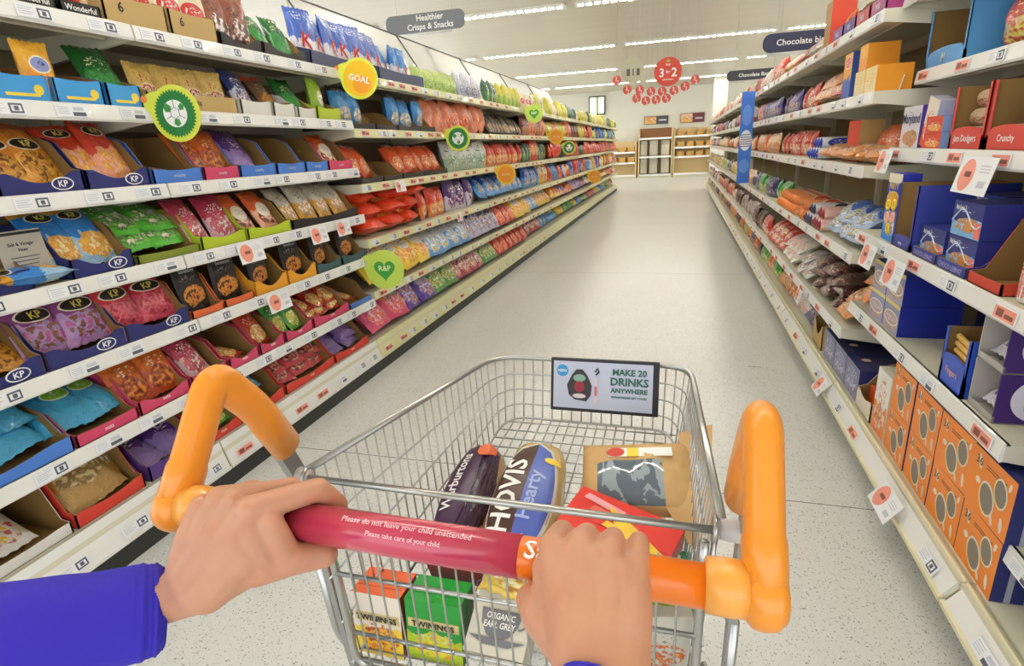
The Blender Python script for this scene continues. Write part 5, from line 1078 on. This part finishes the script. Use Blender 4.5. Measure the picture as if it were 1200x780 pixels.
def drape(o, vs, fs, mats, h, w, L, name='printed_label', lift=.0025):
    """label laid over a loaf: grid in plan, height by the loaf's own section"""
    out = []
    for x, y in vs:
        u = min(.995, abs(x)/(w/2)); q_ = 3.2; t = y/L+.5; e = max(.0, sin(pi*min(1, max(0, .02+t*.96))))**.28
        uu = min(.99, abs(x)/(w/2*e)); zz = h/2+h/2*e*(1-uu**q_)**(1/q_)*(1.02); out.append((x, y, zz+lift))
    me = bpy.data.meshes.new(name); me.from_pydata(out, [], fs); me.materials.append(mats)
    for p in me.polygons: p.use_smooth = True
    return link(name, me, o)
def grid_ell(rx, ry, cx, cy, x0=-1, x1=1, n=14):
    vs = []; fs = []
    for j in range(n+1):
        a = -1+2*j/n; ww = sqrt(max(0, 1-a*a))
        for i in range(n+1): b = x0+(x1-x0)*i/n; vs.append((cx+rx*max(-ww, min(ww, b)), cy+ry*a))
    for j in range(n):
        for i in range(n): k = j*(n+1)+i; fs.append((k, k+1, k+n+2, k+n+1))
    return vs, fs
hov = loaf('bread_loaf', .12, .105, .27, printed(base='#d8b878', base2='#c89a4a', food=('#e8d8a8', '#b88a4a', '#d8c058'), ink='#f4ecd0', rough=.22, seed=120), 'bagged bread loaf with brown and blue oval label', (-.236, .85, .645), (radians(24), 0, radians(-4)))
w_, h_, L_ = .12, .105, .27
vs, fs = grid_ell(.056, .125, 0, -.005); drape(hov, vs, fs, mat('label_white', '#d8d4cc', .35), h_, w_, L_, lift=.0015)
vs, fs = grid_ell(.052, .119, 0, -.005, -1, .05); drape(hov, vs, fs, mat('hovis_brown', '#4a2e22', .35), h_, w_, L_, lift=.003)
vs, fs = grid_ell(.052, .119, 0, -.005, .05, 1); drape(hov, vs, fs, mat('hovis_blue', '#5468b8', .35), h_, w_, L_, lift=.003)
def text_on(o, s_, size, cx, cy, m, rot, w_, h_, L_, lift=.0045, bold=.03, xs=1):
    v, f = text2d(s_, size, bold, True); vs = []
    for a, b in v: a *= xs; vs.append((cx+a*cos(rot)-b*sin(rot), cy+a*sin(rot)+b*cos(rot)))
    return drape(o, vs, f, m, h_, w_, L_, 'lettering', lift)
text_on(hov, 'HOVIS', .036, -.024, -.005, WHI, pi/2, w_, h_, L_); text_on(hov, 'Hearty', .024, .018, .0, mat('pale_blue_text', '#aab8e8', .5), pi/2, w_, h_, L_); vs, fs = grid_ell(.014, .007, .036, .075); drape(hov, vs, fs, YEL, h_, w_, L_, lift=.0045)
wb = loaf('bread_loaf', .085, .1, .24, printed(base='#3f2440', base2='#c8a070', food=('#a8784a', '#d8b890', '#6a3a5a'), ink='#e8d8c8', rough=.22, seed=121), 'bagged bread loaf with dark purple label, left of the brown and blue one', (-.330, .86, .64), (radians(22), radians(-18), radians(-10)))
vs, fs = grid_ell(.036, .11, -.005, 0); drape(wb, vs, fs, mat('plum_label', '#412444', .35), .1, .085, .24, lift=.002)
text_on(wb, 'Warburtons', .021, -.006, .01, WHI, pi/2, .085, .1, .24, .004, xs=.85)
vs, fs = grid_ell(.012, .02, .022, .09); drape(wb, vs, fs, mat('orange_tab', '#e06a3a', .4), .1, .085, .24, lift=.005)
# brown paper fish pack with window
mb = MB(); n = 14; W2, L2 = .195, .145; vs = []; fs = []
for j in range(n+1):
    for i in range(n+1):
        u, v = i/n, j/n; e = sin(pi*u)**.5*sin(pi*v)**.5 if 0 < i < n and 0 < j < n else 0
        vs.append((W2*(u-.5), L2*(v-.5), .002+.028*e+.003*sin(u*17+v*5)*e))
for j in range(n):
    for i in range(n): k = j*(n+1)+i; win = 1 <= j <= 8 and 2 <= i <= 9; fs.append((k, k+1, k+n+2, k+n+1)); mb.m.append(1 if win else 0)
mb.v = vs; mb.f = fs
b0 = len(mb.v); mb.add([(x, y, -.004) for x, y, z in vs], [tuple(reversed(f)) for f in fs], 0)
edge = [(0, i) for i in range(n)]
for a, b in [((j, 0), (j+1, 0)) for j in range(n)]+[((j+1, n), (j, n)) for j in range(n)]+[((0, i+1), (0, i)) for i in range(n)]+[((n, i), (n, i+1)) for i in range(n)]:
    ka, kb = a[0]*(n+1)+a[1], b[0]*(n+1)+b[1]; mb.f.append((ka, kb, kb+b0, ka+b0)); mb.m.append(0)
PAPER = mat('brown_paper', '#cda66e', .6, bump=.4, bscale=30); WIN = NT('window_film', .08); ns = WIN.noise(6, 2, 2, 'Generated', 3, 2)
WINM = WIN.done(WIN.mix(WIN.math('GREATER_THAN', ns.outputs['Fac'], .52), lin('#66707c'), lin('#9aa6ac')))
fp = link('fish_pack', mb.mesh('fish_pack', [PAPER, WINM], True, False), None, (-.048, .885, .745), (radians(24), radians(-5), radians(5))); tag(fp, 'brown paper fish pack with clear window and white sticker', 'food pack')
mb = MB()
for x0, x1, mi in ((-.045, -.012, 0), (-.012, .008, 1), (.008, .065, 0)): mb.box(x0, x1, .05, .07, .0, .0012, mi)
mb.box(-.0455, -.015, .048, .072, -.0, .0014, 2) if 0 else mb.add([(-.032+.016*cos(a*pi/8), .06+.011*sin(a*pi/8), .0016) for a in range(16)], [tuple(range(16))], 2)
link('sticker', mb.mesh('sticker', [WHI, YEL, mat('sticker_red', '#c8402e', .5)]), fp, (-.005, -.022, .035), (radians(-9), 0, 0))
mb = MB(); mb.add([(0, 0, 0), (.05, -.01, .012), (.06, .06, .02), (.0, .055, .004)], [(0, 1, 2, 3)]); mb.add([(0, 0, -.002), (.05, -.01, .01), (.06, .06, .018), (.0, .055, .002)], [(3, 2, 1, 0)])
link('paper_corner', mb.mesh('paper_corner', PAPER), fp, (.075, .035, .004)); mb2 = MB()
mb2.add([(0, 0, 0), (.07, -.03, .004), (.085, -.1, .0), (.03, -.13, -.006), (-.005, -.06, 0)], [(0, 1, 2, 3, 4)]); mb2.add([(0, 0, -.003), (.07, -.03, .001), (.085, -.1, -.003), (.03, -.13, -.009), (-.005, -.06, -.003)], [(4, 3, 2, 1, 0)]); link('paper_flap', mb2.mesh('paper_flap', PAPER), fp, (.045, .0, .012))
mb = MB(); mb.tube([(-.04, 0, 0), (-.02, .0, .0), (.015, 0, 0), (.04, 0, 0)], [.004, .016, .02, .006], 12)
# red carton in the trolley
rc = carton_mesh(.175, .04, .09, printed(base='#8f1a1e', base2='#9c2024', ink='#e0a0a0', pc=(.5, .5), pr=(.42, .3), rough=.35, bump=0, seed=130), mat('crimson_side', '#a01c20', .4),
  printed(base='#dc2f22', base2='#dc2f22', rough=.35, bump=0, seed=131))
ro_ = link('biscuit_carton', rc, None, (-.084, .720, .697), (radians(8), radians(6), radians(-18))); tag(ro_, 'flat red carton with yellow and pink stripes in the trolley', 'carton')
mb = MB()
for i, (m_, a, b) in enumerate(((0, -.07, .0), (1, -.05, .03), (2, -.02, .055), (3, .005, .075))):
    y0 = .08-i*.02; mb.add([(a, y0, .0416), (b, y0-.01, .0416), (b-.005, y0-.022, .0416), (a-.004, y0-.012, .0416)], [(0, 1, 2, 3)], m_)
mb.add([(.02, .003, .0418), (.079, .003, .0418), (.079, .02, .0418), (.0, .06, .0418), (-.03, .07, .0418)], [(0, 1, 2, 3, 4)], 2)
link('printed_stripes', mb.mesh('printed_stripes', [mat('stripe_pink', '#e8a0a8', .5), mat('stripe_salmon', '#e86a58', .5), mat('stripe_yellow', '#f0c838', .5), mat('stripe_pale', '#e8c0b0', .5)], recalc=False), ro_)
# tea cartons
def tea(loc, rot, w, h, d, front, side, top, label, txt, tcol, band=None, kids=()):
    me = carton_mesh(w, h, d, front, side, top, bev=.001); o = link('tea_carton', me, None, loc, rot); tag(o, label, 'tea carton')
    if band: mb = MB(); mb.box(-w*.46, w*.46, -.0008, 0, h*.56, h*.70, 0); link('printed_band', mb.mesh('printed_band', band), o)
    if txt: link('lettering', text_mesh(txt, .0105, tcol, bold=.04), o, (0, -.0014, h*.63))
    mb = MB(); mb.tube([(.008*cos(a*.5)*(1-a*.06), d*.45+.008*sin(a*.5)*(1-a*.06), h+.0006) for a in range(12)], .0007, 4); link('printed_swirl', mb.mesh('printed_swirl', PALEP), o)
    return o
tea((-.452, .645, .503), (radians(-4), 0, 0), .088, .118, .065, printed(base='#e8dccc', base2='#e8c83a', food=('#d86a2a', '#e8c020', '#a83020'), ink='#c06a6a', pc=(.5, .45), pr=(.35, .08), rough=.4, bump=0, seed=140), mat('tea_side_brown', '#8a3a20', .45), mat('tea_orange_top', '#ee6c3c', .4), 'orange topped tea carton, leftmost behind the trolley gate', 'TWININGS', BLACK, mat('band_gold', '#dcc88a', .5))
tea((-.352, .648, .508), (radians(-4), 0, 0), .096, .116, .06, printed(base='#2a9a3a', base2='#a8c020', food=('#e88a20', '#b8cc20', '#e8c83a'), ink='#b8d8b0', pc=(.5, .42), pr=(.38, .08), rough=.4, bump=0, seed=141), mat('tea_side_green', '#1c6a2c', .45), mat('tea_green_top', '#22a038', .4), 'green tea carton between the orange and white ones', 'TWININGS', BLACK, mat('band_gold', '#dcc88a', .5))
rb_ = link('tea_carton', carton_mesh(.1, .05, .1, mat('dark_red_box', '#8c2018', .45), mat('dark_red_box', '#8c2018', .45)), None, (-.345, .75, .582), (radians(20), 0, 0)); tag(rb_, 'dark red carton behind the green tea carton', 'carton')
wc = link('tea_carton', carton_mesh(.096, .12, .055, printed(base='#dcd8c8', base2='#d4d0c0', ink='#8a8a88', pc=(.5, .93), pr=(.3, .04), rough=.5, bump=0, seed=142), mat('oat_side', '#cfcab8', .5)), None, (-.243, .622, .578), (radians(-62), 0, radians(-2))); tag(wc, 'off white tea carton printed with a grey teacup', 'tea carton')
mb = MB(); cup = [(-.034, .066), (.034, .066), (.03, .045), (.018, .028), (.01, .025), (-.01, .025), (-.018, .028), (-.03, .045)]
mb.prism(cup, 'y', -.0014, -.0006, 0); mb.prism([(-.045, .024), (.045, .024), (.02, .014), (-.02, .014)], 'y', -.0016, -.0006, 0); mb.tube([(.03+.012*cos(a), -.0012, .052+.01*sin(a)) for a in [-1.5+i*.4 for i in range(8)]], .0016, 5)
for i, s_ in enumerate(('ORGANIC', 'EARL GREY')): v, f = text2d(s_, .009, .03); mb.add([(a*.8, -.0022, b+.056-i*.013) for a, b in v], f, 1)
link('printed_teacup', mb.mesh('printed_teacup', [mat('cup_grey', '#77787e', .5), WHI], recalc=False), wc); link('lettering', text_mesh('CLIPPER', .011, GREYP), wc, (-.028, -.001, .1), (0, 0, 0))
for i, (x, y, z, c, lb) in enumerate(((-.06, .66, .56, '#dcd8cc', 'pale carton under the right hand'), (.0, .68, .60, '#c8c4b4', 'grey board carton at the right of the trolley'))):
    o = link('food_carton', carton_mesh(.09, .1, .07, printed(base=c, base2=c, food=('#e8b040', '#c84a30', c), ink='#8a8a80', rough=.5, bump=0, seed=150+i)), None, (x, y, z-.05), (0, 0, .2*i)); tag(o, lb, 'carton')
gp = Bag('green packet', .15, .12, .04, None, 'food_packet', 'food packet', base='#3aa878', base2='#8aa020', ink='#e0f0e0', seed=160); gm = gp.mesh()[0]
o = link('food_packet', gm, None, (-.02, .69, .64), (radians(-80), 0, .1)); tag(o, 'green and olive packet below the red carton', 'food packet')
ym = Bag('y', .16, .12, .04, None, 'x', 'x', base='#d8b030', base2='#e8c858', food=('#b87830', '#e8d060', '#f0e8c0'), ink='#5a3a6a', seed=161).mesh()[0]
o = link('food_packet', ym, None, (-.21, .68, .63), (radians(-70), 0, -.2)); tag(o, 'yellow printed packet in front of the bread loaves', 'food packet')
# ================================================================ THE SHOPPER (hands and forearms)
def capsule(bm, a, ra, b, rb, seg=14):
    a = Vector(a); b = Vector(b); d = b-a; L = d.length or 1e-6; q_ = d.to_track_quat('Z', 'Y').to_matrix().to_4x4(); M = Matrix.Translation(a) @ q_
    rings = []; n = 5
    for i in range(n+1): t = -pi/2+pi/2*i/n; rings.append((ra*cos(t), ra*sin(t)))
    for i in range(n+1): t = pi/2*i/n; rings.append((rb*cos(t), L+rb*sin(t)))
    vs = []
    for r, z in rings: vs.append([bm.verts.new(M @ Vector((max(r, 1e-4)*cos(2*pi*j/seg), max(r, 1e-4)*sin(2*pi*j/seg), z))) for j in range(seg)])
    for i in range(len(vs)-1):
        for j in range(seg): bm.faces.new((vs[i][j], vs[i][(j+1) % seg], vs[i+1][(j+1) % seg], vs[i+1][j]))
    bm.faces.new(vs[0][::-1]); bm.faces.new(vs[-1])
def organic(name, caps, vox, smooth, m):
    bm = bmesh.new()
    for c in caps: capsule(bm, *c)
    me = bpy.data.meshes.new(name); bm.to_mesh(me); bm.free(); ob = bpy.data.objects.new(name, me); COL.objects.link(ob)
    r = ob.modifiers.new('r', 'REMESH'); r.mode = 'VOXEL'; r.voxel_size = vox; r.use_smooth_shade = True
    s = ob.modifiers.new('s', 'SMOOTH'); s.iterations = smooth; s.factor = .5
    dg = bpy.context.evaluated_depsgraph_get(); out = bpy.data.meshes.new_from_object(ob.evaluated_get(dg)); bpy.data.objects.remove(ob); bpy.data.meshes.remove(me)
    out.materials.clear(); out.materials.append(m)
    for p in out.polygons: p.use_smooth = True
    return out
def skin():
    n = NT('skin', .48); a = n.noise(25, 25, 25, 'Object', 3, 1); b = n.noise(220, 220, 220, 'Object', 2, 5)
    c = n.mix(a.outputs['Fac'], lin('#bd8264'), lin('#d09c7e')); bp = n.t.nodes.new('ShaderNodeBump'); bp.inputs['Strength'].default_value = .25; bp.inputs['Distance'].default_value = .001
    n.put(bp.inputs['Height'], b.outputs['Fac']); n.put(n.b.inputs['Normal'], bp.outputs[0])
    n.b.inputs['Subsurface Weight'].default_value = .25; n.b.inputs['Subsurface Radius'].default_value = (.012, .004, .002); n.b.inputs['Subsurface Scale'].default_value = .6
    return n.done(c)
SKIN = skin()
Rb = .0185
caps = []
# right hand, seen from behind the wrist: knuckles forward over the bar
by, bz = .410, .949
fx = [-.092, -.0685, -.0445, -.0215]; mz = [.976, .980, .978, .971]; my = [.396, .400, .398, .391]; fr = [.0112, .0114, .0108, .0098]
for i in range(4):
    x = fx[i]; k = Vector((x, my[i], mz[i])); r = fr[i]
    p1 = Vector((x-.001, by+.033, bz+.008)); p2 = Vector((x+.001, by+.028, bz-.022)); p3 = Vector((x+.002, by+.004, bz-.031))
    caps += [(k, r*1.12, p1, r*.98), (p1, r*.98, p2, r*.92), (p2, r*.92, p3, r*.82)]
    w = Vector((-.058+.034*i/3, .312, .950)); m = w.lerp(k, .55)+Vector((0, 0, .002))
    caps += [(w, .0185, m, .0165), (m, .0165, k, r*1.14), (Vector((x, by-.026, bz+.010)), .013, m, .014)]
    if i < 3:
        k2 = Vector((fx[i+1], my[i+1], mz[i+1])); kk = (k+k2)/2-Vector((0, .014, .003)); caps += [(w+Vector((.006, 0, 0)), .0185, kk, .0140), (k-Vector((0, .006, .001)), .0092, k2-Vector((0, .006, .001)), .0092)]
caps += [((-.058, .318, .948), .0205, (-.076, .372, .962), .0165), ((-.030, .316, .946), .0195, (-.029, .366, .960), .0165), ((-.044, .318, .948), .0215, (-.052, .37, .966), .0185)]
# thumb leaves the side of the palm and closes under the bar
caps += [((-.060, .322, .944), .0185, (-.092, .352, .945), .0175), ((-.092, .352, .945), .0175, (-.108, .378, .934), .0135), ((-.108, .378, .934), .0135, (-.100, .404, .922), .0112)]
caps += [((-.076, .34, .948), .018, (-.095, .385, .962), .013)]
caps += [((-.044, .318, .946), .0205, (-.043, .285, .938), .0200), ((-.043, .285, .938), .0200, (-.042, .17, .90), .034), ((-.054, .312, .944), .0175, (-.048, .285, .938), .0175), ((-.031, .312, .944), .017, (-.036, .285, .938), .017), ((-.048, .285, .938), .0175, (-.052, .17, .90), .03)]
capsR = caps; caps = []
# left hand: the forearm comes in from the left, the index finger hooks over the bar, the thumb closes from below
fxl = [-.372, -.396, -.420, -.442]; myl = [.374, .384, .388, .384]; mzl = [.986, .988, .984, .974]; frl = [.0122, .0112, .0106, .0096]
for i in range(4):
    x = fxl[i]; k = Vector((x-.010, myl[i], mzl[i])); r = frl[i]
    p1 = Vector((x+.006, by+.030, bz+.012)); p2 = Vector((x+.008, by+.028, bz-.020)); p3 = Vector((x+.008, by+.004, bz-.031))
    if i == 0: p1 = Vector((x+.028, by+.018, bz+.030)); p2 = Vector((x+.036, by+.034, bz+.002)); p3 = Vector((x+.032, by+.024, bz-.026))
    if i == 1: p1 = Vector((x+.014, by+.026, bz+.022)); p2 = Vector((x+.016, by+.034, bz-.010))
    caps += [(k, r*1.15, p1, r*1.02), (p1, r*1.02, p2, r*.95), (p2, r*.95, p3, r*.85)]
    w = Vector((-.456+.014*(3-i)/3, .354-.006*(3-i)/3, .903+.014*i/3)); m = w.lerp(k, .5)
    caps += [(w, .0195, m, .018), (m, .018, k, r*1.15), (Vector((x, by-.026, bz+.010)), .012, m, .015)]
caps += [((-.447, .352, .914), .0225, (-.415, .368, .955), .020), ((-.437, .348, .906), .0225, (-.397, .366, .948), .020), ((-.428, .348, .904), .021, (-.388, .366, .938), .019)]
caps += [((-.43, .352, .902), .0195, (-.385, .372, .925), .0175), ((-.385, .370, .922), .0185, (-.350, .386, .927), .0160), ((-.350, .386, .927), .0160, (-.328, .402, .922), .0130), ((-.388, .374, .978), .016, (-.374, .374, .930), .0175), ((-.366, .380, .972), .012, (-.356, .382, .935), .0135)]
caps += [((-.445, .352, .908), .0215, (-.480, .352, .888), .0225), ((-.44, .348, .902), .0215, (-.480, .350, .882), .022), ((-.480, .351, .884), .0235, (-.520, .315, .893), .028), ((-.520, .315, .893), .028, (-.575, .262, .905), .034)]
PERS = link('person', None, None, (-.25, .1, 0)); tag(PERS, 'shopper in a vivid blue top gripping the trolley handle with both hands', 'person')
for cc in (capsR, caps):
    hm = organic('arm', cc, .0021, 9, SKIN)
    for v in hm.vertices: v.co -= Vector((-.25, .1, 0))
    link('arm', hm, PERS)
BLUE = mat('blue_jersey', '#3126b4', .85, bump=.5, bscale=60)
def sleeve(path, radii, name='sleeve', n=28):
    P = [Vector(p)-Vector((-.25, .1, 0)) for p in path]
    for i in range(len(P)): P[i] = P[i]
    mb = MB(); pts = []; rr = []
    m_ = 90
    for i in range(m_+1):
        s_ = i/m_*(len(P)-1); k = min(int(s_), len(P)-2); t = s_-k; pts.append(P[k].lerp(P[k+1], t)); rr.append((radii[k]*(1-t)+radii[k+1]*t)*(1+.018*sin(i*.31)+.010*sin(i*.77)))
    mb.tube(pts, rr, n); inner = [pts[0]+(pts[1]-pts[0])*.0, pts[0]+(pts[1]-pts[0])*.6]
    return link(name, mb.mesh(name, BLUE, True), PERS)
def cuff(p0, p1, rest, r0, rads):
    a = Vector(p0); b = Vector(p1); d = (b-a).normalized(); sleeve([a, a+d*.003, a+d*.008, a+d*.016, a+d*.03, b]+[Vector(p) for p in rest], [r0*.78, r0*.9, r0*.965, r0, r0*1.01]+rads)
cuff((-.494, .352, .868), (-.575, .262, .898), [(-.64, .18, .925), (-.70, .08, .96)], .0455, [.049, .053, .057])
cuff((-.044, .306, .942), (-.048, .2, .91), [(-.05, .12, .87), (-.08, .0, .80)], .031, [.042, .048, .054])
